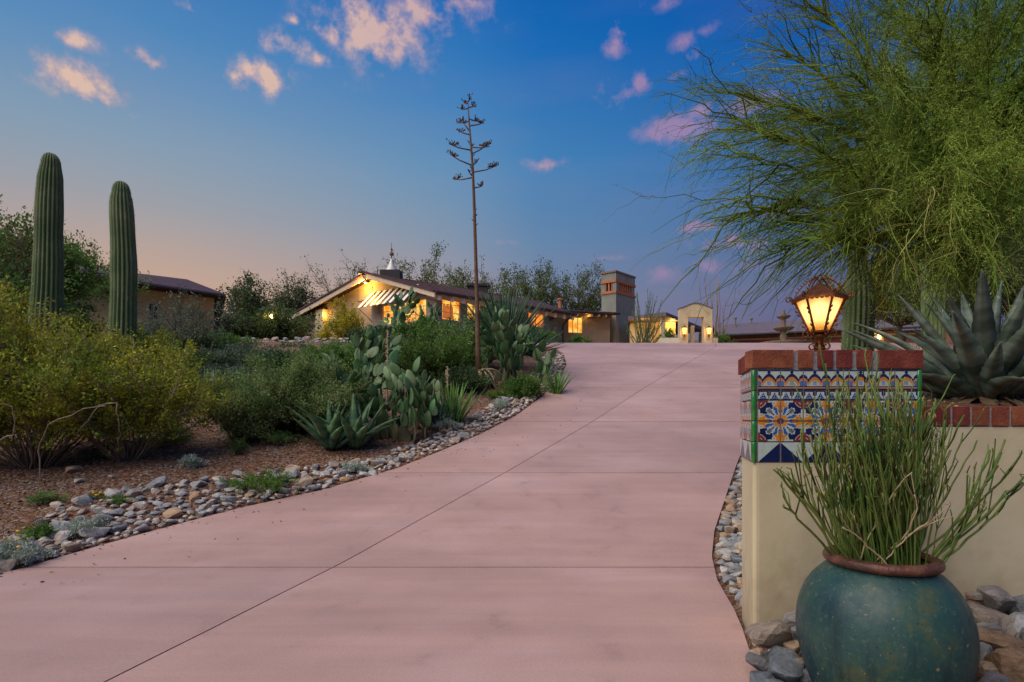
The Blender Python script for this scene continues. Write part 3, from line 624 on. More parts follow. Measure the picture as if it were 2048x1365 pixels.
# left outbuilding
lb = thing('outbuilding', (-16, 27, 4.5), 'tan outbuilding with maroon metal roof behind the two saguaros', 'building')
z0_ = 7.06; eL = Vector(((60-CX)/F*23.0, 23.0, 7.06+.14)); eT = W(452,589,27.9); rE = W(374,559,30.5); rL = Vector(((80-CX)/F*27.0, 27.0, zz(523,27)))
bkT = Vector((eT.x-3.3, 34, eT.z)); bkL = Vector((eL.x-1, 32, eT.z))
roof_piece('roof', [tuple(eL), tuple(eT), tuple(rE), tuple(rL)], .12, M['roof_maroon'], lb)
roof_piece('roof', [tuple(eT), tuple(bkT), tuple(rE)], .12, M['roof_maroon'], lb)
roof_piece('roof', [tuple(bkT), tuple(bkL), tuple(rL), tuple(rE)], .12, M['roof_maroon'], lb)
u = (eT-eL).to_2d().normalized(); pb = Pl(eL.to_2d()+Vector((-u.y,u.x))*.8, u, Vector((-u.y,u.x)))
g = G(); pb.wall(g, .5, pb.t(428), 3.9, lambda t: eT.z-.12, [po(pb, 296, 606, 318, 640)]); g.mk('wall', mat('out_wall', (.50,.40,.17), (.60,.48,.22), scale=1.5, rough=.9), lb)
pb.window(lb, *po(pb, 296, 606, 318, 640), M['dark_paint'], M['wood_tan'], 2, 2)
g = G(); g.tube([eL+Vector((0,-.08,-.12)), eT+Vector((0,-.08,-.1))], .07, 6); g.mk('gutter', M['fascia_dark'], lb)
g = G(); q = pb.p(pb.t(428), 0, .3); g.prism([(q[0]-.25,q[1]),(q[0],q[1]),(q[0]-3.1,33.4),(q[0]-3.35,33.4)],3.9,eT.z-.15); g.mk('end_wall', M['stucco_taupe'], lb)
g = G(); q = pb.p(pb.t(428)-.3, 0, -.0)
# fountain
q = W(1567, 686, 30); fo = thing('fountain', (q.x, q.y, float(P(30))), 'carved stone two bowl fountain standing on the upper drive', 'fountain'); zf = float(P(30))
for nm, pr in (('basin', [(1.25,0),(1.3,.1),(1.2,.34),(1.32,.42),(1.15,.42),(1.05,.3),(.2,.25)]), ('pedestal', [(.3,.25),(.22,.5),(.15,.62),(.2,.75),(.13,.92),(.16,1.02)]), ('lower_bowl', [(.16,1.02),(.38,1.08),(.50,1.18),(.52,1.22),(.44,1.22),(.1,1.14)]),
               ('upper_stem', [(.1,1.14),(.14,1.3),(.09,1.42),(.13,1.55),(.1,1.65)]), ('upper_bowl', [(.1,1.65),(.25,1.72),(.34,1.8),(.35,1.84),(.28,1.84),(.08,1.78)]), ('finial', [(.06,1.78),(.1,1.88),(.12,1.95),(.06,2.05),(.08,2.1),(.01,2.2)])):
    g = G(); g.lathe(pr, (q.x,q.y,zf), 20, caps=False); g.mk(nm, M['stone_carved'], fo, True)
# dry stone wall
def rockmesh(name, seed, sub=3, rough=.16, flat=.72):
    r = np.random.default_rng(seed); import bmesh
    bm = bmesh.new(); bmesh.ops.create_icosphere(bm, subdivisions=sub, radius=.5)
    pl = [(unit(r.normal(size=3)), r.uniform(.22,.40)) for _ in range(15)]
    for v in bm.verts:
        p = np.array(v.co); 
        for n_, h in pl:
            dd = p@n_-h
            if dd > 0: p = p-n_*dd*.93
        p = p*(1+rough*.18*math.sin(p[0]*19+seed)*math.sin(p[1]*17+seed*2)+rough*.12*math.sin(p[2]*31+seed))
        v.co = (p[0]*1.2, p[1], p[2]*.85)
    me = bpy.data.meshes.new(name); bm.to_mesh(me); bm.free(); me.polygons.foreach_set('use_smooth', np.ones(len(me.polygons), dtype=bool)); me.set_sharp_from_angle(angle=math.radians(19)); return me
def rock_mat(name, stops, sc=9):
    m = bpy.data.materials.new(name); m.use_nodes = True; nt = m.node_tree; N = nt.nodes.new; L = nt.links.new
    p = nt.nodes['Principled BSDF']; p.inputs['Roughness'].default_value = .85; p.inputs['Specular IOR Level'].default_value = .25
    g = N('ShaderNodeNewGeometry'); oi = N('ShaderNodeObjectInfo')
    r = N('ShaderNodeValToRGB'); r.color_ramp.interpolation = 'LINEAR'; e = r.color_ramp.elements
    while len(e) < len(stops): e.new(.5)
    for i, (a, c) in enumerate(stops): e[i].position = a; e[i].color = (*c, 1)
    L(oi.outputs['Random'], r.inputs[0])
    nz = N('ShaderNodeTexNoise'); nz.inputs['Scale'].default_value = sc; nz.inputs['Detail'].default_value = 8; nz.inputs['Roughness'].default_value = .7; nz.inputs['Distortion'].default_value = 1.2; L(g.outputs['Position'], nz.inputs['Vector'])
    r2 = N('ShaderNodeValToRGB'); e = r2.color_ramp.elements; e[0].position = .3; e[1].position = .72; e[0].color = (.35,.34,.33,1); e[1].color = (1.3,1.28,1.24,1); L(nz.outputs['Fac'], r2.inputs[0])
    mx = N('ShaderNodeMix'); mx.data_type = 'RGBA'; mx.blend_type = 'MULTIPLY'; mx.inputs[0].default_value = 1; L(r.outputs[0], mx.inputs[6]); L(r2.outputs[0], mx.inputs[7])
    n3 = N('ShaderNodeTexNoise'); n3.inputs['Scale'].default_value = 5; n3.inputs['Detail'].default_value = 3; L(g.outputs['Position'], n3.inputs['Vector'])
    r3 = N('ShaderNodeValToRGB'); e = r3.color_ramp.elements; e[0].position = .58; e[1].position = .72; e[0].color = (0,0,0,1); e[1].color = (.7,.7,.7,1); L(n3.outputs['Fac'], r3.inputs[0])
    m2 = N('ShaderNodeMix'); m2.data_type = 'RGBA'; L(r3.outputs[0], m2.inputs[0]); L(mx.outputs[2], m2.inputs[6]); m2.inputs[7].default_value = (.36,.20,.12,1)
    L(m2.outputs[2], p.inputs['Base Color'])
    b = N('ShaderNodeBump'); b.inputs['Strength'].default_value = 1; b.inputs['Distance'].default_value = .022; L(nz.outputs['Fac'], b.inputs['Height']); L(b.outputs[0], p.inputs['Normal'])
    return m
M['rock'] = rock_mat('river_rock', [(0,(.22,.25,.27)),(.18,(.42,.43,.43)),(.32,(.54,.52,.47)),(.45,(.36,.37,.38)),(.55,(.56,.47,.36)),(.64,(.44,.27,.14)),(.72,(.55,.54,.50)),(.84,(.33,.24,.18)),(.93,(.42,.44,.44)),(1,(.20,.23,.25))])
ROCKS = []; ROCKD = []
M['rock_dark'] = rock_mat('pile_rock', [(0,(.10,.12,.14)),(.2,(.20,.23,.25)),(.4,(.30,.29,.27)),(.55,(.13,.15,.18)),(.68,(.36,.26,.17)),(.8,(.24,.26,.27)),(.9,(.30,.19,.11)),(1,(.34,.35,.35))], 12)
for i in range(10):
    me = rockmesh('rock', i+3, 2 if i >= 6 else 3); me.materials.append(M['rock']); ROCKS.append(me); m2 = me.copy(); m2.materials[0] = M['rock_dark']; ROCKD.append(m2)
def stone(parent, x, y, z, s, name='rock', flat=1, k=None, sx=1, dark=False):
    o = link(name, (ROCKD if dark else ROCKS)[random.randrange(10) if k is None else k], parent, Vector((x,y,z))-origin(parent), (random.uniform(-.35,.35), random.uniform(-.35,.35), random.uniform(0,2*PI)), (s*sx, s, s*flat)); return o
sw = thing('dry_stone_wall', tuple(W(590, 695, 20.7)), 'low dry stone wall of pale rocks below the lit gable', 'wall')
for c_ in range(3):
    px = 395+random.uniform(0,8)
    while px < 712:
        s_ = random.uniform(.22,.36); d = 20.7-.0008*(px-550)+random.uniform(-.05,.05)
        x = (px-CX)/F*d; z = 3.66+c_*.125+random.uniform(-.015,.015)
        if c_ == 2 and random.random() < .12: px += 10; continue
        o = stone(sw, x, d+.05*c_, z, s_, 'stone', .75, random.randrange(6,10)); o.rotation_euler = (random.uniform(-.1,.1), random.uniform(-.15,.15), random.choice((0,PI))+random.uniform(-.3,.3)); px += s_*1.12*F/d
# ---------------------------------------------------------------- plants
M['stem_tan'] = mat('stem_tan', (.17,.13,.09), (.30,.25,.19), scale=12, rough=.9, isl=.3)
M['stem_dark'] = mat('stem_dark', (.045,.035,.025), (.09,.07,.05), scale=12, rough=.9, isl=.2)
M['stem_twig'] = mat('stem_twig', (.10,.07,.045), (.17,.12,.08), scale=12, rough=.9, isl=.2)
M['leaf_creosote'] = leafmat('leaf_creosote', (.15,.23,.025), (.42,.40,.035), .55, .4)
M['leaf_creosote_dull'] = leafmat('leaf_creosote_dull', (.15,.19,.03), (.32,.29,.03), .4)
M['leaf_green'] = leafmat('leaf_green', (.07,.16,.03), (.16,.28,.05), .4)
M['leaf_feather'] = leafmat('leaf_feather', (.12,.22,.06), (.28,.37,.12), .4)
M['leaf_dark'] = leafmat('leaf_dark', (.045,.09,.035), (.10,.16,.055), .4)
M['leaf_grey'] = leafmat('leaf_grey', (.10,.15,.10), (.21,.26,.17), .35)
M['leaf_sage'] = leafmat('leaf_sage', (.28,.36,.29), (.46,.53,.43), .25, .2)
M['leaf_lamplit'] = leafmat('leaf_lamplit', (.36,.36,.03), (.55,.48,.04), .3)  # yellow lamplight on the shrubs by the gable is painted into this leaf colour
M['leaf_tree'] = leafmat('leaf_tree', (.07,.12,.03), (.17,.21,.05), .45)
M['flower'] = mat('flower_yellow', (.75,.42,.01), rough=.6)
def bush_geo(base, H, R, ns, nt, nl, ls, lm, smat, h0=0, rho=1.0, droop=0, aspect=2.2, stem_r=.010, tw=.28, spread=.03, seed=0, low=.35, Ry=None, sp0=.06, lean=(0,0)):
    r = np.random.default_rng(seed+11); base = np.array(base, dtype=float); Ry = Ry or R
    th = r.uniform(0, 2*PI, ns); q = np.sqrt(r.uniform(0, 1, ns))*rho
    # uneven outline: lobes in bearing
    lob = (1+.22*np.sin(th*3+seed)+.14*np.sin(th*5+seed*2))*r.uniform(.72,1.2,ns)
    end = np.stack([np.cos(th)*q*R*lob+lean[0], np.sin(th)*q*Ry*lob+lean[1], h0+(H-h0)*(low+(1-low)*r.uniform(.25,1,ns)**.6)*(1-.45*q*q)], 1)
    st = np.stack([np.cos(th)*sp0*R, np.sin(th)*sp0*Ry, np.full(ns, h0*.96)], 1) if h0 > 0 else np.stack([np.cos(th)*q*sp0*R*2, np.sin(th)*q*sp0*Ry*2, np.full(ns, -.04)], 1)
    ct = st*.6+end*.4+np.stack([r.normal(size=ns)*R*.1, r.normal(size=ns)*R*.1, (end[:,2]-st[:,2])*.22], 1)
    t = np.linspace(0,1,8)[None,:,None]
    S_ = (1-t)**2*st[:,None]+2*t*(1-t)*ct[:,None]+t*t*end[:,None]
    S_[:,1:-1] += r.normal(size=(ns,6,3))*R*.018
    rad = stem_r*(1.15-np.linspace(0,1,8))[None,:]*r.uniform(.6,1.3,(ns,1))
    a = tubes(S_+base, rad, 4)
    i = r.integers(0, ns, nt); tt = r.uniform(.35, 1, nt)*6.999; k = tt.astype(int); f = (tt-k)[:,None]
    p0 = S_[i,k]*(1-f)+S_[i,k+1]*f; tan = unit(S_[i,k+1]-S_[i,k])
    dr = unit(tan+r.normal(size=(nt,3))*.75+np.array([0,0,.15-droop])); ln = r.uniform(.5,1.3,nt)*tw
    K = np.linspace(0,1,5)[None,:,None]
    T_ = p0[:,None]+dr[:,None]*K*ln[:,None,None]+np.array([0,0,-droop*.5])*(K**2)*ln[:,None,None]+r.normal(size=(nt,5,3))*ln[:,None,None]*.05*K
    b = tubes(T_+base, (stem_r*.36*(1.1-.8*np.linspace(0,1,5)))[None,:]*np.ones((nt,1)), 3)
    i = r.integers(0, nt, nl); tt = r.uniform(.1,1,nl)**.7*3.999; k = tt.astype(int); f = (tt-k)[:,None]
    C = T_[i,k]*(1-f)+T_[i,k+1]*f+r.normal(size=(nl,3))*spread
    c = leaves(C+base, ls, aspect, D=dr[i], jit=.9, rng=r)
    return a, b, c
def bush(name, label, base, H, R, ns, nt, nl, ls, lm, smat='stem_tan', cat='bush', parent=None, **kw):
    a, b, c = bush_geo(base, H, R, ns, nt, nl, ls, lm, smat, **kw)
    o = parent or thing(name, tuple(base), label, cat)
    V, Q, mi = join((*a,0),(*b,0)); mk('stems', V, Q, M[smat], o, True)
    mk('foliage', c[0], c[1], M[lm], o)
    return o
def tree(name, label, base, H, R, h0, ns, nt, nl, ls, lm, smat='stem_twig', tr=.12, cat='tree', **kw):
    o = thing(name, tuple(base), label, cat); base = Vector(base)
    g = G(); g.tube([base+Vector((0,0,-.1)), base+Vector((tr*.5,0,h0*.35)), base+Vector((-tr*.4,tr*.2,h0*.7)), base+Vector((0,0,h0*.98))], [tr*1.35,tr,tr*.85,tr*.75], 8); g.mk('trunk', M['bark'], o, True)
    a, b, c = bush_geo(base, H, R, ns, nt, nl, ls, lm, smat, h0=h0, stem_r=tr*.28, **kw)
    V, Q, mi = join((*a,0),(*b,0),(*c,1)); mk('crown', V, Q, [M[smat], M[lm]], o, False, mi)
    return o
def gp_(px, py, dx=0, dy=0):
    x, d = at(px, py); x += dx; d += dy; return (x, d, float(gz(x, d)))
def gd(px, d): x = (px-CX)/F*d; return (x, d, float(gz(x, d)))
def hgt(py, b): return zz(py, b[1])-b[2]
# --- creosotes on the left
b = gd(70, 7.1); bush('creosote_bush', 'big yellow green creosote bush in front of the taller saguaro', b, hgt(655,b), 1.6, 85, 1900, 40000, .020, 'leaf_creosote', low=.1, tw=.36, droop=-.15, seed=1)
b = gd(255, 7.4); bush('creosote_bush', 'yellow green creosote bush with bare grey twigs in front of the shorter saguaro', b, hgt(665,b), 1.15, 60, 1400, 28000, .020, 'leaf_creosote', low=.1, tw=.34, droop=-.15, seed=2)
b = gd(-60, 6.9); bush('creosote_bush', 'golden yellow creosote bush cut off at the photo edge', b, hgt(560,b), 1.0, 50, 1500, 28000, .023, 'leaf_creosote', low=.1, tw=.36, droop=-.15, seed=3)
b = gd(165, 9.8); bush('creosote_bush', 'tall loose creosote bush between the two saguaros', b, hgt(635,b), 1.15, 50, 1100, 20000, .027, 'leaf_creosote_dull', low=.3, seed=4)
b = gd(300, 11.6); bush('creosote_bush', 'small yellow green creosote bush right of the shorter saguaro', b, hgt(660,b), .85, 45, 900, 15000, .027, 'leaf_creosote', low=.2, seed=5)
b = gd(20, 12.5); bush('creosote_bush', 'tall creosote bush left of the taller saguaro', b, hgt(560,b), 1.3, 45, 1000, 20000, .03, 'leaf_creosote_dull', low=.3, seed=6)
# --- darker shrubs further back
b = gd(375, 15.5); bush('palo_verde_sapling', 'fine grey green open shrub in front of the tan outbuilding', b, hgt(570,b), 1.35, 40, 700, 4200, .028, 'leaf_grey', 'stem_dark', low=.2, seed=7, tw=.35)
b = gd(290, 17.5); bush('desert_shrub', 'grey green shrub against the outbuilding wall by the shorter saguaro', b, hgt(650,b), 1.0, 45, 600, 5000, .035, 'leaf_grey', 'stem_dark', low=.2, seed=8, tw=.4)
b = gd(425, 16.5); bush('desert_shrub', 'dark green shrub below the right end of the stone wall shrubs', b, hgt(690,b), 1.25, 45, 700, 12000, .033, 'leaf_dark', 'stem_dark', low=.1, seed=9); b_ = b
bpy.data.objects[-1 if False else 'desert_shrub.001']['label'] = 'dark green shrub spreading right of the shorter saguaro'
b = gd(520, 17.0); bush('desert_shrub', 'dark green mounded shrub in front of the dry stone wall', b, hgt(734,b), 1.2, 45, 700, 12000, .033, 'leaf_dark', 'stem_dark', low=.1, seed=10)
b = gd(355, 13.6); bush('desert_shrub', 'low dark bluish shrub behind the small blue agave', b, hgt(712,b), 1.2, 45, 700, 12000, .028, 'leaf_dark', 'stem_dark', low=.1, seed=11)
b = gd(455, 12.6); bush('desert_shrub', 'pale grey green low shrub beside the small blue agave', b, hgt(745,b), .7, 40, 500, 7000, .020, 'leaf_grey', 'stem_dark', low=.1, seed=12)
b = gd(640, 15.6); bush('desert_shrub', 'dark green low shrub behind the feathery bush', b, hgt(730,b), 1.1, 45, 700, 11000, .03, 'leaf_green', 'stem_dark', low=.1, seed=13)
b = gd(30, 16); bush('desert_shrub', 'dark blue green shrub behind the taller saguaro', b, hgt(520,b), 1.8, 50, 900, 15000, .04, 'leaf_dark', 'stem_dark', low=.2, seed=14)
b = gd(590, 8.9); bush('feathery_bush', 'large soft feathery green bush left of the striped agave', b, hgt(705,b), 1.15, 130, 4200, 80000, .012, 'leaf_feather', 'stem_dark', low=.05, tw=.22, aspect=3.2, seed=15)
b = gd(480, 8.2); bush('feathery_bush', 'low spreading green bush at the left foot of the feathery bush', b, hgt(790,b), .42, 50, 800, 9000, .011, 'leaf_feather', 'stem_dark', low=.05, tw=.16, aspect=3, seed=16)
b = gd(845, 13.2); bush('leafy_bush', 'dense bright green bush behind the prickly pears', b, hgt(655,b), 1.15, 70, 1500, 24000, .022, 'leaf_green', 'stem_dark', low=.1, seed=17)
b = gd(770, 14.6); bush('leafy_bush', 'dense green bush left of the dense bright bush', b, hgt(672,b), .95, 60, 1100, 15000, .024, 'leaf_green', 'stem_dark', low=.1, seed=18)
b = gd(920, 15.2); bush('leafy_bush', 'pale green bush just left of the tall flower stalk', b, hgt(640,b), .95, 60, 1100, 14000, .026, 'leaf_feather', 'stem_dark', low=.1, seed=19)
b = gd(880, 19); bush('leafy_bush', 'dark green bush below the lit side windows of the house', b, hgt(640,b), 1.5, 50, 900, 14000, .035, 'leaf_green', 'stem_dark', low=.1, seed=20)
b = gd(985, 17); bush('leafy_bush', 'green bush behind the sword leaved agave', b, hgt(590,b), .8, 40, 600, 9000, .028, 'leaf_green', 'stem_dark', low=.3, seed=21)
b = gd(760, 20); bush('leafy_bush', 'dark bush under the striped awning', b, hgt(662,b), 1.3, 40, 700, 10000, .035, 'leaf_dark', 'stem_dark', low=.1, seed=22)
for px, d, py, R, sd, lab in ((535,19,730,1.2,90,'dark green shrub just under the left part of the dry stone wall'), (610,19.2,732,1.1,91,'dark green shrub just under the right part of the dry stone wall'), (715,18.6,716,.9,92,'green shrub between the stone wall and the awning bush'), (445,19.5,682,1.1,93,'broad green shrub beside the right corner of the outbuilding'),(150,19,630,1.3,94,'green shrub under the outbuilding roof between the saguaros')):
    b = gd(px, d); bush('desert_shrub', lab, b, hgt(py,b), R, 45, 700, 11000, .032, 'leaf_green' if sd%2 else 'leaf_dark', 'stem_dark', low=.1, seed=sd)
for px, d, py, R, sd, m_, lab in ((560,13.6,712,.95,101,'leaf_dark','dark green shrub just above the feathery bush'), (655,13.0,700,.8,102,'leaf_green','green shrub between the feathery bush and the tall prickly pear'), (485,14.6,704,.95,103,'leaf_grey','grey green mounded shrub above the small blue agave'), (420,14.2,716,.9,104,'leaf_dark','dark shrub left of the grey green mound'), (690,16.8,700,.8,105,'leaf_feather','pale green shrub at the right end of the dry stone wall')):
    b = gd(px, d); bush('desert_shrub', lab, b, hgt(py,b), R, 45, 800, 12000, .027, m_, 'stem_dark', low=.1, seed=sd)
for px, d, py, R, sd, m_, lab in ((925,12.4,748,.5,111,'leaf_dark','dark low shrub left of the dried agave'), (905,14.2,700,.7,112,'leaf_green','green shrub behind the aloes'), (1045,12.2,768,.3,113,'leaf_green','low green shrub between the dried agave and the drive bend')):
    b = gd(px, d); bush('desert_shrub', lab, b, hgt(py,b), R, 45, 700, 9000, .022, m_, 'stem_dark', low=.1, seed=sd)
# --- near the house
b = W(693, 690, 29.5); b = (b.x, b.y, 4.5); bush('lit_shrub', 'tall shrub lit yellow by the gable spotlight', b, hgt(598,b), .85, 50, 700, 9000, .045, 'leaf_lamplit', low=.25, seed=23, tw=.4)
b = W(648, 690, 30.5); b = (b.x, b.y, 4.5); bush('lit_shrub', 'small round shrub lit yellow beside the buttress', b, hgt(651,b), .45, 40, 400, 5000, .04, 'leaf_lamplit', low=.1, seed=24, tw=.25)
b = W(1080, 690, 31.5); b = (b.x, b.y, 4.55); bush('hedge_shrub', 'dark clipped shrub below the orange side window', b, hgt(650,b), .95, 50, 600, 11000, .05, 'leaf_green', 'stem_dark', low=.1, seed=25, rho=1.0)
b = W(1157, 690, 34.5); b = (b.x, b.y, 4.6); bush('hedge_shrub', 'dark clipped shrub below the yellow wing window', b, hgt(668,b), .75, 50, 500, 9000, .05, 'leaf_green', 'stem_dark', low=.1, seed=26)
b = W(1340, 690, 34.5); b = (b.x, b.y, 4.6); bush('hedge_shrub', 'round green shrub left of the archway', b, hgt(655,b), .55, 50, 400, 7000, .045, 'leaf_green', 'stem_dark', low=.1, seed=27)
b = W(1445, 690, 34); b = (b.x, b.y, 4.6); bush('hedge_shrub', 'green shrub right of the archway lit by its lantern', b, hgt(662,b), .6, 40, 400, 6000, .04, 'leaf_green', 'stem_dark', low=.1, seed=28)
b = W(1600, 690, 32); b = (b.x, b.y, 4.6); bush('hedge_shrub', 'low green plants beside the fountain', b, .6, .9, 40, 400, 5000, .04, 'leaf_green', 'stem_dark', low=.1, seed=29)
# --- trees
def T_(px, d, pytop, label, R, h0f, seed, nl, **kw):
    x = (px-CX)/F*d; z = float(gz(x, d)); H = zz(pytop, d)-z
    if seed <= 36: R *= 1.3; H *= .965
    return tree(kw.pop('name','mesquite_tree'), label, (x,d,z), H, R, H*h0f, kw.pop('ns',34), kw.pop('nt',520), int(nl*1.35), kw.pop('ls',.085), kw.pop('lm','leaf_tree'), tr=kw.pop('tr',.16), seed=seed, low=kw.pop('low',.3), tw=kw.pop('tw',1.0), spread=kw.pop('spread',.16), **kw)
T_(850, 50, 487, 'airy mesquite crown showing behind the roof right of the cupola', 4.6, .3, 31, 5670, droop=-.1)
T_(715, 52, 505, 'sparse mesquite crown behind the roof left of the cupola', 4.2, .3, 32, 2016)
T_(1000, 52, 508, 'sparse tree behind the roof just right of the flower stalk', 3.2, .3, 33, 3150)
T_(1075, 50, 508, 'dense dark mesquite behind the middle of the long roof', 3.6, .3, 34, 6930)
T_(1155, 52, 512, 'airy tree behind the roof beside the chimney tower', 3.0, .3, 35, 4410)
T_(925, 55, 520, 'low green tree crown behind the roof at the flower stalk', 3.2, .3, 36, 4410)
T_(505, 40, 556, 'dark tree left of the gable end with open crown', 2.1, .3, 37, 4875, lm='leaf_dark')
T_(590, 44, 545, 'dark tree touching the left tip of the gable roof', 1.8, .3, 38, 3375, lm='leaf_dark')
T_(478, 34, 645, 'low dark tree beyond the outbuilding', 2.2, .2, 39, 6750, lm='leaf_dark')
T_(560, 34, 628, 'low dark bushy tree left of the lit porch', 2.0, .2, 40, 6750, lm='leaf_dark')
T_(-5, 17, 370, 'bare branched tree with thin leaves behind the left edge', 2.0, .25, 41, 2600, ls=.04, tw=.6, ns=30, tr=.11)
T_(40, 20, 452, 'dense dark green tree behind the taller saguaro', 2.6, .2, 42, 26000, ls=.06, lm='leaf_green', low=.1)
T_(165, 32, 488, 'green tree rising behind the outbuilding roof', 1.9, .3, 43, 7000, ls=.07, lm='leaf_green')
T_(-160, 14, 430, 'dense tree outside the left edge beside the creosotes', 2.2, .2, 44, 16000, ls=.05, lm='leaf_green', low=.1)
T_(1800, 26, 515, 'yellow green tree behind the agave and the leaning saguaro', 2.8, .25, 45, 24000, ls=.055, lm='leaf_creosote_dull', low=.1)
T_(1930, 22, 480, 'dense dark olive tree behind the large agave', 3.0, .2, 46, 26000, ls=.05, lm='leaf_tree', low=.1)
T_(2080, 17, 380, 'dark dense tree at the right edge behind the large agave', 2.8, .15, 47, 26000, ls=.045, lm='leaf_dark', low=.1)
T_(2260, 12, 300, 'dark tree outside the right edge', 2.3, .15, 48, 16000, ls=.045, lm='leaf_dark', low=.1)
for px, d in ((543, 33),):
    q = W(px, 633, d); lp = thing('garden_lamp', (q.x, q.y, 4.6), 'small glowing post lamp among the dark trees left of the house', 'lamp')
    g = G(); g.lathe([(.04,4.6-q.z),(.03,-.15),(.08,-.12)], q, 8); g.mk('post', M['iron'], lp)
    g = G(); g.lathe([(.07,-.115),(.1,0),(.06,.1)], q, 10); g.mk('bulb', M['bulb'], lp); g = G(); g.lathe([(.12,.101),(.03,.2)], q, 8); g.mk('cap', M['iron'], lp); point('garden_light', q+Vector((0,-.3,0)), 25, (1,.5,.12))
# --- saguaros
def saguaro_mat(n):
    return mat(n, (.085,.14,.05), (.16,.21,.09), scale=2.5, rough=.75, bump=.25, bscale=60, c3=(.115,.17,.065))
M['sag'] = saguaro_mat('saguaro_skin'); M['spine'] = mat('saguaro_spine', (.45,.38,.26), rough=.8)
def saguaro(label, pts, ribs=20, seed=0, spl=.022, top=True):
    """pts: (x, y, z, r) up the axis"""
    r = np.random.default_rng(seed); A = np.array(pts, dtype=float)
    n = 60; tt = np.linspace(0, len(A)-1, n); idx = np.clip(tt.astype(int), 0, len(A)-2); f = (tt-idx)[:,None]; f = f if len(A) > 4 else f
    B = A[idx]*(1-f)+A[idx+1]*f
    for _ in range(3): B[1:-1] = (B[:-2]+2*B[1:-1]+B[2:])/4
    if top:
        R0 = B[-1,3]; cap = [(B[-1,0], B[-1,1], B[-1,2]+R0*1.5*math.sin(a), R0*math.cos(a)**.8) for a in np.linspace(.12, PI/2-.03, 9)]
        B = np.vstack([B, cap])
    m = ribs*6; ang = np.arange(m)*2*PI/m
    prof = 1-.17*np.abs(np.sin(ang*ribs/2))**1.0; prof = .80+.20*np.abs(np.cos(ang*ribs/2))**.9
    B[:,3] *= 1+.018*np.sin(B[:,2]*2.3+seed*2)+.012*np.sin(B[:,2]*6.1+seed); B[:,0] += .012*np.sin(B[:,2]*1.7+seed)
    V = np.stack([B[:,0][:,None]+B[:,3][:,None]*prof*np.cos(ang), B[:,1][:,None]+B[:,3][:,None]*prof*np.sin(ang), np.repeat(B[:,2][:,None], m, 1)], -1)
    k = len(B); i = np.arange(m); Q = np.concatenate([np.stack([j*m+i, j*m+(i+1)%m, (j+1)*m+(i+1)%m, (j+1)*m+i], 1) for j in range(k-1)])
    o = thing('saguaro', (A[0,0],A[0,1],A[0,2]), label, 'cactus')
    mk('ribbed_column', V.reshape(-1,3), Q, M['sag'], o, True)
    # spines along each rib crest
    zs = np.arange(B[0,2]+.2, B[-1,2], .045); L_ = []
    for c in range(ribs):
        a = c*2*PI/ribs
        for z in zs:
            x0 = np.interp(z, B[:,2], B[:,0]); y0 = np.interp(z, B[:,2], B[:,1]); rr = np.interp(z, B[:,2], B[:,3])
            if math.sin(a) > .35: continue
            p = np.array([x0+rr*math.cos(a), y0+rr*math.sin(a), z])
            for q in range(3): L_.append((p, unit(np.array([math.cos(a),math.sin(a),0])+r.normal(size=3)*.7)))
    C = np.array([q[0] for q in L_]); D = np.array([q[1] for q in L_])
    V, Q = leaves(C, .0075, spl*1.7/.0075/2, D=D, jit=.05, rng=r); s_ = mk('spines', V, Q, M['spine'], o); s_['kind'] = 'stuff'
    return o
d = 11.6; g0 = gd(92, d); u = d/F
def sg(px, py, w, d): q = W(px, py, d); return (q.x, q.y, q.z, w/2*d/F)
saguaro('tall straight saguaro cactus, the leftmost and taller of two on the left', [(g0[0],d,g0[2]-.1,.27), sg(92,740,52,d), sg(93,640,56,d), sg(95,560,52,d), sg(97,470,46,d), sg(100,400,45,d), sg(102,355,42,d), sg(103,332,33,d)], 20, 1)
d = 10.9; g0 = gd(244, d)
saguaro('slightly shorter straight saguaro cactus, the right one of two on the left', [(g0[0],d,g0[2]-.1,.2), sg(244,760,46,d), sg(245,680,48,d), sg(246,590,46,d), sg(247,540,46,d), sg(247,500,43,d), sg(245,430,42,d), sg(244,400,39,d), sg(244,388,33,d)], 18, 2)
d = 7.6; g0 = gd(1716, d)
saguaro('saguaro cactus narrowing upward behind the brick lantern', [(g0[0],d,g0[2]-.1,.26), sg(1714,700,57,d), sg(1716,640,58,d), sg(1717,590,56,d), sg(1716,560,46,d), sg(1713,535,34,d), sg(1712,500,36,d), sg(1712,460,40,d), sg(1710,435,40,d)], 18, 3)
d = 14; g0 = gd(1867, d)
saguaro('dark saguaro cactus rising behind the large agave', [(g0[0],d,g0[2]-.1,.22), sg(1867,640,40,d), sg(1866,560,42,d), sg(1864,500,42,d), sg(1862,470,38,d)], 16, 4)
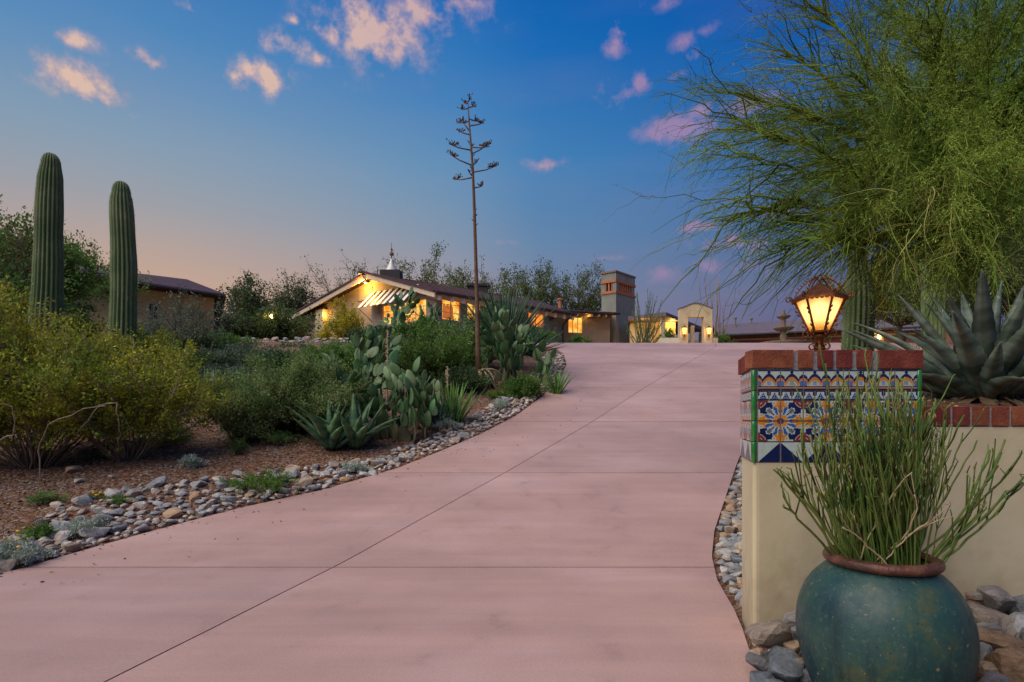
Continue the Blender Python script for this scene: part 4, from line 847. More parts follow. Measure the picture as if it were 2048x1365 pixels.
# --- prickly pears: each pad is a part
def pad_mesh():
    V = []; n = 14; zs = [0,.05,.15,.3,.45,.6,.74,.86,.94,.985,1.0]
    for z in zs:
        w = .33*math.sin(PI*min(1,max(0,(z*.97+.03))**.82))**.62 if 0 < z < 1 else (.07 if z == 0 else .03)
        t = .05*(1-(2*z-1)**4)**.5 if 0 < z < 1 else .02
        bend = .06*math.sin(z*PI)
        V += [(w*math.cos(a), t*math.sin(a)+bend, z) for a in np.arange(n)*2*PI/n]
    Fc = [(j*n+i, j*n+(i+1)%n, (j+1)*n+(i+1)%n, (j+1)*n+i) for j in range(len(zs)-1) for i in range(n)]+[tuple(range(n-1,-1,-1)), tuple(range((len(zs)-1)*n, len(zs)*n))]
    return V, Fc
def pad_mat(n, a, b, edge):
    m = mat(n, a, b, scale=5, rough=.55, rand=.3, bump=.15, bscale=60); nt = m.node_tree; N = nt.nodes.new; L = nt.links.new; p = nt.nodes['Principled BSDF']
    src = p.inputs['Base Color'].links[0].from_socket
    tc = N('ShaderNodeTexCoord'); v = N('ShaderNodeTexVoronoi'); v.inputs['Scale'].default_value = 11; v.inputs['Randomness'].default_value = .25; mp = N('ShaderNodeMapping'); mp.inputs['Scale'].default_value = (1,.01,1); L(tc.outputs['Object'], mp.inputs[0]); L(mp.outputs[0], v.inputs['Vector'])
    r = N('ShaderNodeValToRGB'); e = r.color_ramp.elements; e[0].position = .10; e[1].position = .2; e[0].color = (.8,.8,.8,1); e[1].color = (0,0,0,1); L(v.outputs['Distance'], r.inputs[0])
    mx = N('ShaderNodeMix'); mx.data_type = 'RGBA'; L(r.outputs[0], mx.inputs[0]); L(src, mx.inputs[6]); mx.inputs[7].default_value = (*edge, 1); L(mx.outputs[2], p.inputs['Base Color']); return m
M['pad'] = pad_mat('pad', (.045,.115,.04), (.085,.17,.06), (.22,.22,.10))
M['pad_pale'] = pad_mat('pad_pale', (.12,.20,.08), (.18,.26,.12), (.36,.34,.2))
M['pad_old'] = mat('pad_old', (.08,.10,.045), (.17,.15,.08), scale=8, rough=.8, rand=.2)
pv, pf_ = pad_mesh(); PAD = mesh('pad', pv, pf_, True, [M['pad']]); PADP = mesh('pad_light', pv, pf_, True, [M['pad_pale']]); PADO = mesh('pad_woody', pv, pf_, True, [M['pad_old']])
def pear(label, base, H, Wd, seed, roots=4, levels=4, sz=.26, wood=True, tall=.75):
    r = random.Random(seed); out = []
    def grow(Mx, s, lv):
        out.append((Mx, s, lv))
        if lv >= levels: return
        for _ in range(r.choice((1,1,2,2,3) if lv < 2 else (0,1,1,2,2))):
            a = r.uniform(-.75,.75); tz = .94 - .22*abs(a)
            ax = .30*math.sin(a*2.0)
            q = Mx @ Matrix.Translation((ax*s, 0, tz*s*.98)) @ Matrix.Rotation(a*.6, 4, 'Y') @ Matrix.Rotation(r.uniform(-1.1,1.1), 4, 'Z') @ Matrix.Rotation(r.uniform(-.25,.25), 4, 'X')
            grow(q, s*r.uniform(.8,.98), lv+1)
    for i in range(roots):
        a = r.uniform(0, 2*PI); q = r.uniform(0,1)*Wd*.28
        grow(Matrix.Translation((q*math.cos(a), q*math.sin(a)*.8, -.03)) @ Matrix.Rotation(r.uniform(0,2*PI),4,'Z') @ Matrix.Rotation(r.uniform(-.4,.4),4,'Y'), sz*r.uniform(.85,1.15), 0)
    hi = max((m @ Vector((0,0,s))).z for m, s, l in out); xs = [(m @ Vector((0,0,s))).x for m, s, l in out]
    kz = H/hi; kx = Wd/max(max(xs)-min(xs), .1); k = min(kz, 1.35*kx) if not tall else kz
    o = thing('prickly_pear', base, label, 'cactus')
    B = Vector(base); random.seed(seed)
    for m, s, l in out:
        me = PADO if (l == 0 and wood) else (PADP if r.random() < .22 else PAD)
        t = m.to_translation()*k; t.x *= min(1, kx/k*1.0) if kx < k else min(kx/k, 1.4)
        e = m.to_euler(); q = link('pad', me, o, t, e, (s*k*r.uniform(.8,1.15), s*k, s*k))
    return o
b = gd(722, 9.1); pear('tall prickly pear clump directly behind the striped agave', b, hgt(662,b), 1.35, 3, 7, 5, .3)
b = gd(812, 8.75); pear('spreading prickly pear beside the driveway rocks right of the striped agave', b, hgt(712,b), 1.25, 16, 6, 4, .28)
b = gd(768, 8.85); pear('low wide prickly pear between the striped agaves and the spreading one', b, hgt(770,b), 1.0, 31, 6, 3, .3)
b = gd(850, 9.6); pear('prickly pear with upright pads left of the dark sword plant', b, hgt(728,b), .75, 34, 4, 4, .28)
b = gd(1022, 13.6); pear('large prickly pear cluster in front of the sword leaved agave', b, hgt(612,b), 1.25, 5, 7, 5, .3)
b = gd(1082, 13.4); pear('small prickly pear at the tip of the planting by the drive bend', b, hgt(678,b), .7, 8, 4, 3, .26)
b = gd(795, 19.5); pear('tree like prickly pear silhouetted before the awning window', b, hgt(572,b), 1.5, 11, 3, 5, .36)
b = gd(855, 19.0); pear('tall prickly pear below the house corner', b, hgt(605,b), 1.0, 14, 3, 5, .38)
b = gd(745, 11.3); pear('prickly pear with long narrow pads in front of the stone wall', b, hgt(650,b), .8, 21, 3, 5, .3)
b = gd(965, 14.6); pear('prickly pear behind the dried agave left of the flower stalk', b, hgt(650,b), .8, 22, 4, 4, .3)
# --- rosettes
def leaf_mesh(name, w=.11, curve=.25, teeth=0, nseg=14, m=None, thick=.018, roll=.35, point_=1.0, mid=.38):
    V = []; Fc = []; n = nseg; k = 6
    for i in range(n+1):
        t = i/n; wd = w*(.62+.38*math.sin(min(1,t/mid)*PI/2))*(1 if t < mid else max(0.0,(1-(t-mid)/(1-mid)))**(.75*point_))
        if teeth and 0 < i < n: wd *= 1+(.06 if i%2 else -.03)
        wd = max(wd, .002)
        z = math.sin(t*curve)/max(curve,1e-3) if curve else t; y = -(1-math.cos(t*curve))/max(curve,1e-3) if curve else 0   # bends towards -y
        th = thick*(1-t)**.5+.001
        for a, b in ((-1,roll*wd),(-.5,roll*wd*.3),(0,0),(.5,roll*wd*.3),(1,roll*wd)): V.append((a*wd, y+b, z))
        V.append((0, y-th*1.6, z))
    for i in range(n):
        for j in range(k):
            a = i*k+j; b = i*k+(j+1)%k; Fc.append((a,b,b+k,a+k))
    Fc += [tuple(range(k-1,-1,-1)), tuple(range(n*k,n*k+k))]
    return mesh(name, V, Fc, True, [m])
def rosette(name, label, cat, base, n, L_, meshes, e0=.15, e1=1.35, jit=.12, pname='leaf', tiltdir=None, rr=.04, fan=None, sd=0, sy=1):
    r = random.Random(sd); o = thing(name, base, label, cat)
    for i in range(n):
        f = (i+.5)/n; az = i*2.39996+r.uniform(-.2,.2)
        el = e0+(e1-e0)*f**.8+r.uniform(-jit,jit)        # angle from vertical
        l = L_*r.uniform(.82,1.08)*(1-.12*abs(f-.5))
        if fan is not None: az = fan+r.uniform(-1,1)*1.1 if r.random() < .75 else az
        m = Matrix.Rotation(az, 4, 'Z') @ Matrix.Rotation(el, 4, 'X')
        m = Matrix.Rotation(az,4,'Z') @ Matrix.Translation((0, -rr*(.4+f)*1.0, 0)) @ Matrix.Rotation(el,4,'X')
        q = link(pname, meshes[i % len(meshes)], o, m.to_translation()+Vector((0,0,.02)), m.to_euler(), (l,l*sy,l))
    return o
def agave_mat(n, a, b, c): return mat(n, a, b, scale=2.6, rough=.5, c3=c, rand=.25, obj=True, stretch=(.6,.6,1.8), bump=.12, bscale=25, lo=.38, hi=.6, detail=3)
M['agave_grey'] = agave_mat('agave_grey', (.03,.048,.033), (.15,.19,.145), (.07,.10,.072))
M['agave_green'] = agave_mat('agave_green', (.035,.095,.055), (.14,.24,.10), (.07,.15,.08))
M['agave_blue'] = agave_mat('agave_blue', (.06,.13,.14), (.12,.21,.22), (.09,.16,.17))
M['sword'] = agave_mat('sword', (.025,.075,.05), (.06,.13,.075), (.04,.095,.06))
M['aloe'] = agave_mat('aloe', (.06,.16,.03), (.14,.27,.05), (.09,.20,.04))
for mm in ('agave_grey',): pass
AG = [leaf_mesh('leaf', .080, c, 1, 26, M['agave_grey'], .022) for c in (.15, .35, .55)]
AGB = [leaf_mesh('leaf', .12, c, 0, 12, M['agave_green'], .02) for c in (.1, .45, .7)]
AGU = [leaf_mesh('leaf', .09, c, 0, 10, M['agave_blue']) for c in (.1, -.2)]
SW = [leaf_mesh('leaf', .028, c, 0, 8, M['sword'], .008, mid=.15) for c in (.05, .2, .1)]
AL = [leaf_mesh('leaf', .05, c, 0, 8, M['aloe'], .01, mid=.15) for c in (.1, .25)]
DRY = [leaf_mesh('dry_leaf', .06, c, 0, 14, M['dry'], .006, roll=.9) for c in (1.6, 2.4, 3.1)]
x = W(1945, 800, 3.85); b = (x.x, 3.75, float(gz(x.x, 3.75)))
big_ag = rosette('agave', 'huge grey green agave on the brick topped bed beside the pillar', 'agave', b, 48, .88, AG, .04, 1.22, .07, rr=.09, sd=3)
BK = [leaf_mesh('dry_leaf', .20, c, 0, 8, mat('dry_leaf_mat', (.16,.10,.05), (.30,.20,.11), scale=8, rough=.85), .01, roll=.2) for c in (.8, 1.2)]
for i in range(16):
    az = i*2.4; m = Matrix.Rotation(az,4,'Z') @ Matrix.Translation((0,-.10,.03)) @ Matrix.Rotation(1.65,4,'X'); link('dry_leaf', BK[i%2], big_ag, m.to_translation(), m.to_euler(), .27)
b = gd(662, 8.15); rosette('agave', 'striped green agave at the edge of the rocks, left of a pair', 'agave', b, 20, hgt(800,b)*1.12, AGB, .06, .95, .08, rr=.05, sd=4)
b = gd(712, 8.25); rosette('agave', 'striped green agave touching the prickly pear, right of a pair', 'agave', b, 18, hgt(797,b)*1.12, AGB, .05, .85, .08, rr=.05, sd=5)
b = gd(418, 11.2); rosette('agave', 'small blue agave among grey shrubs on the left', 'agave', b, 16, .78, AGU, .1, 1.1, sd=6)
b = gd(1012, 14.9); rosette('sword_agave', 'dark sword leaved plant standing upright behind the prickly pears', 'yucca', (b[0],b[1],b[2]+.45), 110, hgt(572,b)-.45, SW, .02, .8, .1, rr=.12, sd=7)
b = gd(1052, 14.3); rosette('sword_agave', 'dark sword leaved plant leaning right over the driveway', 'yucca', (b[0],b[1],b[2]+.5), 70, 1.05, SW, .3, 1.5, .1, rr=.06, sd=8, fan=PI/2)
b = gd(905, 9.9); rosette('aloe', 'bright green upright sword plant beside the white rocks', 'aloe', b, 46, hgt(760,b), AL, .02, .55, .08, rr=.12, sd=9)
b = gd(876, 9.7); rosette('aloe', 'dark green upright sword plant left of the bright one', 'aloe', b, 40, hgt(788,b), [leaf_mesh('leaf', .05, .15, 0, 8, M['sword'], .01, mid=.15)], .05, .7, .08, rr=.12, sd=10)
b = gd(1112, 12.6); rosette('aloe', 'small bright green tuft at the drive bend', 'aloe', b, 30, hgt(738,b)*1.1, AL, .05, .7, .08, rr=.07, sd=11)
b = gd(905, 18.5); rosette('sword_agave', 'blue green sword plant before the side windows', 'yucca', b, 40, hgt(640,b)*1.0, [leaf_mesh('leaf', .05, .1, 0, 8, M['agave_blue'], .01, mid=.2)], .05, 1.1, .1, sd=12)
# flowering agave: dried rosette and tall branched stalk
b = gd(958, 12.9); st = thing('flowering_agave', b, 'dried agave with a very tall branched flower stalk against the sky', 'agave')
r = random.Random(5)
for i in range(54):
    az = r.uniform(0,2*PI); el = r.uniform(.9,2.0); l = r.uniform(.45,1.0); m = Matrix.Rotation(az,4,'Z') @ Matrix.Rotation(el,4,'X')
    link('dry_leaf', DRY[i%3], st, (0,0,r.uniform(.12,.34)), m.to_euler(), (l*.9,l*.9,l*1.15))
d = b[1]; M['stalk'] = mat('stalk', (.10,.055,.03), (.17,.10,.06), scale=9, rough=.85, bump=.4)
pp = [(957,770),(956,700),(954,600),(951,500),(948,400),(945,330),(941,280),(938,240),(936,205)]
P3 = [W(x_, y_, d) for x_, y_ in pp]; g = G(); g.tube(P3, [.068,.058,.046,.038,.033,.028,.022,.016,.010], 10); 
for i in range(26):
    t = r.uniform(0,6); k = int(t); q = P3[k].lerp(P3[k+1], t-k); a = r.uniform(0,2*PI); g.tube([q+Vector((math.cos(a),math.sin(a),0))*.03, q+Vector((math.cos(a)*.085,math.sin(a)*.085,.05))], [.012,.003], 4)
g.mk('stalk', M['stalk'], st, True)
M['pod'] = mat('seed_pod', (.05,.03,.02), (.10,.06,.04), scale=20, rough=.8)
for px, py, tx, ty in ((949,376,966,374),(943,356,906,352),(944,352,938,345),(945,345,994,332),(943,331,900,312),(944,331,953,325),(942,301,900,295),(942,309,975,288),(941,295,980,300),(940,270,916,258),(939,262,925,240),(939,252,968,243),(938,243,912,238),(937,238,956,238),(937,217,922,219),(936,215,948,211),(935,208,928,203),(935,205,940,198)):
    a, e = W(px,py,d), W(tx,ty,d); dy = r.uniform(-.35,.35)*abs(tx-px)/40; e.y += dy
    mid = a.lerp(e,.55); mid.z -= .05*abs(e.x-a.x)
    ln = (e-a).length; g = G(); g.tube([a, mid, e], [.017,.014,.009], 5)
    br = g.mk('branch', M['stalk'], st, True)
    g = G()
    for j in range(int(8+ln*30)):
        q = e.lerp(a, r.uniform(-.05,.42))+Vector((r.gauss(0,.03),r.gauss(0,.03),.02+abs(r.gauss(0,.045))))
        s_ = r.uniform(.015,.025); g.lathe([(.003,-s_),(s_*.6,-s_*.3),(s_*.6,s_*.4),(.002,s_)], q, 5)
        g.tube([e.lerp(a,.2), q], [.006,.004], 3)
    g.mk('seed_pods', M['pod'], br)
# spent aloe spikes
for px, d, py, lab in ((773,10.3,660,'pale dried flower spike standing behind the spreading prickly pear'),(893,10.1,733,'short dried flower spike above the dark sword plant')):
    b = gd(px, d); tp = W(px+2, py, d); g = G(); g.tube([b, Vector(b).lerp(tp,.5)+Vector((.01,0,0)), tp], [.018,.014,.012], 6)
    L0 = Vector(b).lerp(tp,.62)
    for i in range(40):
        q = L0.lerp(tp, r.random()); a = r.uniform(0,2*PI); g.tube([q, q+Vector((math.cos(a)*.04,math.sin(a)*.04,-.01))], [.008,.004], 4)
    tag(g.mk('flower_spike', M['dry']), lab, 'flower spike')
# --- ocotillos
M['oco'] = mat('ocotillo', (.07,.10,.05), (.14,.15,.09), scale=10, rough=.85); M['oco_bare'] = mat('ocotillo_bare', (.20,.15,.13), (.32,.26,.22), scale=10, rough=.85)
def ocotillo(label, base, stems, m, leafy=0, rad=.03):
    o = thing('ocotillo', base, label, 'shrub'); r = random.Random(len(stems)); n_ = 0
    for (tx, ty, d, bow) in stems:
        e = W(tx, ty, d); b = Vector(base)+Vector((r.uniform(-.12,.12), r.uniform(-.1,.1), -.05)); ct = b.lerp(e,.5)+Vector((bow, 0, .2)); pts = []
        for i in range(9): t = i/8; q = b*(1-t)**2+ct*2*t*(1-t)+e*t*t; q += Vector((r.gauss(0,.03),r.gauss(0,.03),0))*(0 < i < 8); pts.append(q)
        g = G(); g.tube(pts, [rad*(1-.7*i/8) for i in range(9)], 5); st_ = g.mk('stem', m, o, True)
        if leafy:
            C = np.array([pts[k].lerp(pts[k+1], r.random()) for k in range(8) for _ in range(leafy)]); V, Q = leaves(C, .035, 1.6); mk('leaves', V, Q, M['leaf_green'], st_)
base = W(1286, 690, 31); base = (base.x, base.y, 4.5); r = random.Random(3)
S_ = [(1286+r.uniform(-38,48), r.uniform(572,650), 31+r.uniform(-.8,.8), r.uniform(-.1,.1)) for _ in range(38)]
S_ = [(x_, y_+abs(x_-1288)*.6, d_, b_+ (x_-1286)*.004) for x_, y_, d_, b_ in S_]
ocotillo('bushy green ocotillo fanning up beside the chimney tower', base, S_, M['oco'], 14)
base = W(1425, 690, 35); base = (base.x, base.y, 4.6)
ocotillo('tall bare ocotillo rising behind the archway', base, [(1395,541,35,-.2),(1406,541,35,.0),(1418,553,35,.1),(1428,553,35,-.1),(1437,553,35,.1),(1434,562,35,.2),(1415,600,35,0),(1409,560,35.3,-.2)], M['oco_bare'], 0, .045)
base = W(1441, 690, 35.5); base = (base.x, base.y, 4.6)
ocotillo('bare ocotillo right of the archway with one stem arching right', base, [(1481,576,35.5,-.5),(1478,585,35.5,-.5),(1454,596,35.5,-.2),(1444,606,35.5,.1),(1431,565,35.4,.0),(1437,554,35.6,.1)], M['oco_bare'], 0, .045)
# --- little silver tufts, yellow flowered
def tuft(label, px, py, H, R, fl=0, m='leaf_sage', seed=0, nl=2600, ls=.008, nm='brittlebush', cat='plant'):
    b = gp_(px, py); o = thing(nm, b, label, cat)
    a, t, c = bush_geo(b, H, R, 40, 260, nl, ls, m, 'stem_tan', stem_r=.003, tw=H*.4, spread=H*.05, seed=seed, low=.05, aspect=3.2, sp0=.2)
    V, Q, mi = join((*a,0),(*t,0)); mk('stems', V, Q, M['stem_tan' if m == 'leaf_sage' else 'stem_dark'], o)
    mk('foliage', c[0], c[1], M[m], o); rr = random.Random(seed)
    for i in range(fl):
        an = rr.uniform(0,2*PI); q = Vector(b)+Vector((math.cos(an)*R*rr.uniform(.3,1), math.sin(an)*R*rr.uniform(.3,1), H*rr.uniform(.7,1.35)))
        g = G(); g.tube([Vector(b)+Vector((0,0,H*.3)), q], .0015, 3); g.lathe([(.002,-.006),(.016,.002),(.013,.006),(.003,.009)], q, 9); g.mk('flower', M['flower'], o)
tuft('silver tuft with yellow flowers at the lower left corner of the planting', 25, 1128, .17, .22, 6, seed=61, nl=4500)
tuft('silvery tuft among the rocks near the lower left', 168, 1074, .15, .14, 0, seed=62)
tuft('silver tuft among the widest part of the rock border', 384, 948, .13, .13, 0, seed=63)
tuft('pale silver tuft spilling on the drive edge with an orange flower', 703, 945, .11, .17, 1, seed=64, nl=3600)
tuft('silver grey tuft below the dark sword plant', 888, 862, .20, .27, 0, seed=65, nl=4500)
tuft('round silver tuft beside the drive in the middle of the rock border', 1000, 822, .19, .17, 0, seed=66, nl=3200)
tuft('silver tuft on the rocks at the drive bend', 1065, 786, .17, .22, 0, seed=67, nl=3000)
tuft('low dark green spreading plant among the rocks', 520, 985, .20, .36, 0, 'leaf_green', 68, 5000, .008, 'ground_shrub')
tuft('small green weed beside the silver tuft in the rock border', 478, 925, .22, .08, 0, 'leaf_green', 69, 900, .008, 'ground_shrub')
tuft('dark green weed at the lower left among pebbles', 75, 1082, .13, .14, 0, 'leaf_green', 70, 1600, .008, 'ground_shrub')
tuft('low weed with yellow flowers on the bare soil', 190, 1010, .05, .12, 5, 'leaf_green', 71, 500, .006, 'ground_shrub')
tuft('low yellow flowered plant under the dried agave', 1000, 800, .14, .3, 6, 'leaf_green', 72, 3000, .01, 'ground_shrub')
tuft('green spreading weed left of the widest rocks', 240, 1020, .08, .13, 0, 'leaf_green', 73, 1000, .007, 'ground_shrub')
tuft('loose dark green ground plant at the foot of the right creosote', 330, 905, .22, .34, 0, 'leaf_green', 75, 3500, .009, 'ground_shrub')
tuft('small dry weed on the red soil left of the rocks', 90, 1020, .12, .16, 0, 'leaf_feather', 76, 1500, .008, 'ground_shrub')
tuft('pale grey weed under the left creosote', 200, 935, .2, .25, 0, 'leaf_grey', 77, 2600, .009, 'ground_shrub')
tuft('spreading green weed below the feathery bush', 560, 905, .16, .3, 0, 'leaf_feather', 78, 2600, .009, 'ground_shrub')
tuft('low green weed on the open gravel below the blue agave', 340, 885, .14, .2, 0, 'leaf_green', 74, 1500, .009, 'ground_shrub')
# --- fallen and bare branches under the creosotes
r = random.Random(8)
pts = [(0,796),(60,800),(150,840),(215,905)]
def limb(label, pix, d, rad, m='stem_tan'):
    g = G(); P_ = [W(a, b, d+c) for a, b, c in pix]; q = []
    for i in range(len(P_)-1):
        for k in range(4): q.append(P_[i].lerp(P_[i+1], k/4)+Vector((r.gauss(0,.01),0,r.gauss(0,.01))))
    q.append(P_[-1]); n = len(q); g.tube(q, [rad*(1-.75*i/n) for i in range(n)], 6); return tag(g.mk('bare_branch', M[m], None, True), label, 'branch')
limb('bare grey branch arching through the left creosote', [(80,980,.1),(78,900,0),(95,850,-.2),(190,815,-.3),(235,805,-.3)], 6.3, .009)
limb('pale bare branch bending down in front of the second creosote', [(150,870,0),(200,812,-.3),(232,808,-.3),(240,860,-.2),(236,905,0)], 6.6, .008)
limb('long dark twig lying across the gravel', [(235,880,0),(290,890,.0),(335,893,.1)], 7.9, .012, 'stem_dark')
limb('bare twisted branch at the left edge of the creosotes', [(0,880,0),(28,870,0),(28,815,-.1),(5,808,-.1)], 5.8, .008)
# ---------------------------------------------------------------- palo verde over the agave
def paloverde():
    rr = np.random.default_rng(21); tb = Vector((5.3, 6.6, float(gz(5.3, 6.6))))
    o = thing('palo_verde_tree', tuple(tb), 'large palo verde tree with fine drooping green twigs filling the upper right', 'tree')
    fork = tb+Vector((-.1,-.1,1.3)); M['pv_bark'] = mat('palo_verde_bark', (.06,.085,.02), (.11,.12,.035), scale=6, rough=.75, bump=.3)
    g = G(); g.tube([tb+Vector((0,0,-.15)), tb+Vector((.04,0,.5)), fork], [.20,.16,.14], 10); g.mk('trunk', M['pv_bark'], o, True)
    tips = []   # px, py, depth of the ends of the main limbs
    ends = [(1520,330,5.6,.95),(1480,430,5.2,.7),(1570,500,5.0,.6),(1650,480,4.8,.6),(1690,440,6.8,.8),(1490,250,5.6,.9),(1500,200,6.0,1),(1560,110,6.2,1),(1640,20,6.4,1),(1545,400,5.4,.8),(1640,300,5.0,1),(1700,150,5.6,1),(1760,-60,6.0,1),(1850,-250,6.4,1),(1730,400,4.9,.8),(1850,330,4.5,1),(1800,200,5.0,1),(1880,50,5.2,1),(1960,-150,5.6,1),
            (2010,330,4.3,1),(2060,150,4.6,1),(2120,-50,5.2,1),(2200,250,4.8,1),(2250,50,5.4,1),(1950,420,4.4,.8),(1800,300,7.5,1),(1950,100,8,1),(2100,250,8,1),(2200,0,7.5,1),(1700,50,7.6,1),(1650,330,6.6,.9),(1980,-20,6.6,1),(2100,380,6.5,1),(1600,240,6.6,1),(1900,240,6.2,1),(2050,60,6.4,1)]
    Ls = []
    for px, py, d, w in ends:
        e = W(px, py, d); c = fork.lerp(e, .45)+Vector((rr.normal()*.15, rr.normal()*.15, .55*w)); t = np.linspace(0,1,10)[:,None]
        P_ = (1-t)**2*np.array(fork)+2*t*(1-t)*np.array(c)+t*t*np.array(e); P_[1:-1] += rr.normal(size=(8,3))*.05; Ls.append(P_)
    Ls = np.array(Ls); a = tubes(Ls, .055*(1.08-np.linspace(0,1,10))[None,:]*np.ones((len(Ls),1)), 5)
    o_l = mk('limbs', a[0], a[1], M['pv_bark'], o, True)
    # second order: boughs that run outwards from the limbs, then droop
    nb = 1900; i = rr.integers(0, len(Ls), nb); tt = rr.uniform(.22,1,nb)**.8*8.999; k = tt.astype(int); f = (tt-k)[:,None]
    p0 = Ls[i,k]*(1-f)+Ls[i,k+1]*f; tan = unit(Ls[i,k+1]-Ls[i,k]); ctr = np.array(fork)+np.array([0,0,.6])
    out = unit(p0-ctr); dr = unit(tan*.5+out*.8+rr.normal(size=(nb,3))*.42); ln = rr.uniform(.55,1.35,nb)
    K = np.linspace(0,1,7)[None,:,None]
    B = p0[:,None]+dr[:,None]*K*ln[:,None,None]+np.array([0,0,-.32])*(K**2)*ln[:,None,None]*rr.uniform(.3,1.3,(nb,1,1))
    B[:,1:] += rr.normal(size=(nb,6,3))*.018
    b = tubes(B, (.0085*(1.1-.85*np.linspace(0,1,7)))[None,:]*rr.uniform(.6,1.3,(nb,1)), 3)
    # third order: hair-fine zigzag twigs
    nt = 42000; i = rr.integers(0, nb, nt); tt = rr.uniform(.1,1,nt)*5.999; k = tt.astype(int); f = (tt-k)[:,None]
    q0 = B[i,k]*(1-f)+B[i,k+1]*f; ux, uz = q0[:,0]/q0[:,1], (q0[:,2]-CZ)/q0[:,1]; kp = rr.random(nt) < np.clip((ux-.44)/.26, .40, 1)*np.where((uz < .36)&(ux < .72), .42, 1)*np.where((uz < .34)&(ux > .56)&(ux < .66), .45, 1)*np.where((uz < .25)&(ux < .62), .25, 1)*np.where((uz < .24)&(ux >= .72), .5, 1); i, k, q0 = i[kp], k[kp], q0[kp]; nt = len(i); tn = unit(B[i,k+1]-B[i,k]); d3 = unit(tn*1.15+rr.normal(size=(nt,3))*.52+np.array([0,0,-.08])); l3 = rr.uniform(.14,.46,nt)
    K = np.linspace(0,1,6)[None,:,None]
    T3 = q0[:,None]+d3[:,None]*K*l3[:,None,None]+np.array([0,0,-.16])*(K**2)*l3[:,None,None]; T3[:,1:] += rr.normal(size=(nt,5,3))*.0105
    c = tubes(T3, (.0023*(1.15-.75*np.linspace(0,1,6)))[None,:]*rr.uniform(.7,1.35,(nt,1)), 3)
    M['pv_twig'] = leafmat('palo_verde_twig', (.08,.14,.02), (.25,.32,.05), .5, .28, 1.2)
    M['pv_leaf'] = leafmat('palo_verde_leaf', (.27,.47,.06), (.56,.68,.12), .4, .5, 1.2)
    V, Q, mi = join((*b,0),(*c,0)); mk('twigs', V, Q, M['pv_twig'], o)
    i = rr.integers(0, nt, 60000); C = T3[i,rr.integers(1,6,60000)]; C = C[(C[:,0]/C[:,1] < .66)]; V, Q = leaves(C, .0075, 1.3, rng=rr); nd = mk('leaf_nodes', V, Q, M['pv_twig'], o); nd['kind'] = 'stuff'
    # leaflets, thin on the windward side, thick within the crown
    nl = 420000; i = rr.integers(0, nt, nl); tt = rr.uniform(0,1,nl)*4.999; k = tt.astype(int); f = (tt-k)[:,None]
    C = T3[i,k]*(1-f)+T3[i,k+1]*f+rr.normal(size=(nl,3))*.012
    u = C[:,0]/C[:,1]; keep = rr.random(nl) < np.clip((C[:,0]/C[:,1]-.58)/.2, .05, 1)
    C = C[keep]; ii = i[keep]
    V, Q = leaves(C, .0036, 7.5, D=d3[ii], jit=.55, rng=rr); mk('leaflets', V, Q, M['pv_leaf'], o)
    # long pale vine-like strands hanging low on the right
    ns = 60; px = rr.uniform(1790,2080,ns); py = rr.uniform(330,520,ns); S3 = []
    for j in range(ns):
        p = np.array(W(px[j], py[j], rr.uniform(3.9,4.6))); a_ = rr.uniform(0,2*PI); ph = rr.uniform(0,6); P_ = [p]; v = np.array([math.cos(a_)*.6, math.sin(a_)*.3, rr.uniform(-1,.35)])
        for s_ in range(9):
            v = unit(v+np.array([math.cos(ph+s_*.5)*.25, 0, -.10+.12*math.sin(ph+s_)])); P_.append(P_[-1]+v*.055)
        S3.append(P_)
    S3 = np.array(S3); 
    M['pale'] = mat('pale_strand', (.26,.27,.06), (.42,.40,.12), scale=3, rough=.7, rand=.3)
    for j in range(ns): c = tubes(S3[j:j+1], (.0034*(1.1-.8*np.linspace(0,1,10)))[None,:], 4); mk('pale_strand', c[0], c[1], M['pale'], o, True)
paloverde()
# ---------------------------------------------------------------- tiled gate pillar
D0 = 2.77; U = F/D0
def zf(py): return CZ+(HY-py)/U
def xf(px): return (px-CX)/U
A = Vector((xf(1506), D0)); Bq = Vector((xf(1841), D0)); Cq = Vector((xf(1841), D0+.46)); Dq = A+Vector((.272,1)).normalized()*.45
pil = thing('gate_pillar', (1.6, 3.0, 0), 'cream stucco pillar clad in patterned talavera tiles with a brick cap', 'pillar')
def rounded_prism(poly, z0, z1, r, name, m, parent, seg=4, zr=0):
    out = []; n = len(poly)
    for i in range(n):
        p, a, b = poly[i], poly[i-1], poly[(i+1)%n]; u = (a-p).normalized(); v = (b-p).normalized()
        for k in range(seg+1):
            t = k/seg; out.append(tuple((p+u*r)*(1-t)**2+p*2*t*(1-t)+(p+v*r)*t*t))
    V = []; c = sum(poly, Vector((0,0)))/n
    rows = [(z0,0)]+[(z0+(z1-z0)*i/6,0) for i in range(1,6)]+[(z1,0)]
    for z,_ in rows: V += [(x,y,z) for x,y in out]
    k = len(out); Fc = [(j*k+i, j*k+(i+1)%k, (j+1)*k+(i+1)%k, (j+1)*k+i) for j in range(len(rows)-1) for i in range(k)]+[tuple(range(k-1,-1,-1)), tuple(range((len(rows)-1)*k, len(rows)*k))]
    return mk(name, V, Fc, m, parent)
zt = zf(926)
body = rounded_prism([A,Bq,Cq,Dq], -.15, zt, .03, 'plaster_body', M['stucco_cream'], pil)
def shrink(k): c = (A+Bq+Cq+Dq)/4; return [c+(p-c)*k for p in (A,Bq,Cq,Dq)]
g = G(); g.prism([tuple(p) for p in shrink(.985)], zt+.001, zf(740)); g.mk('tile_backing', M['mortar'], pil)
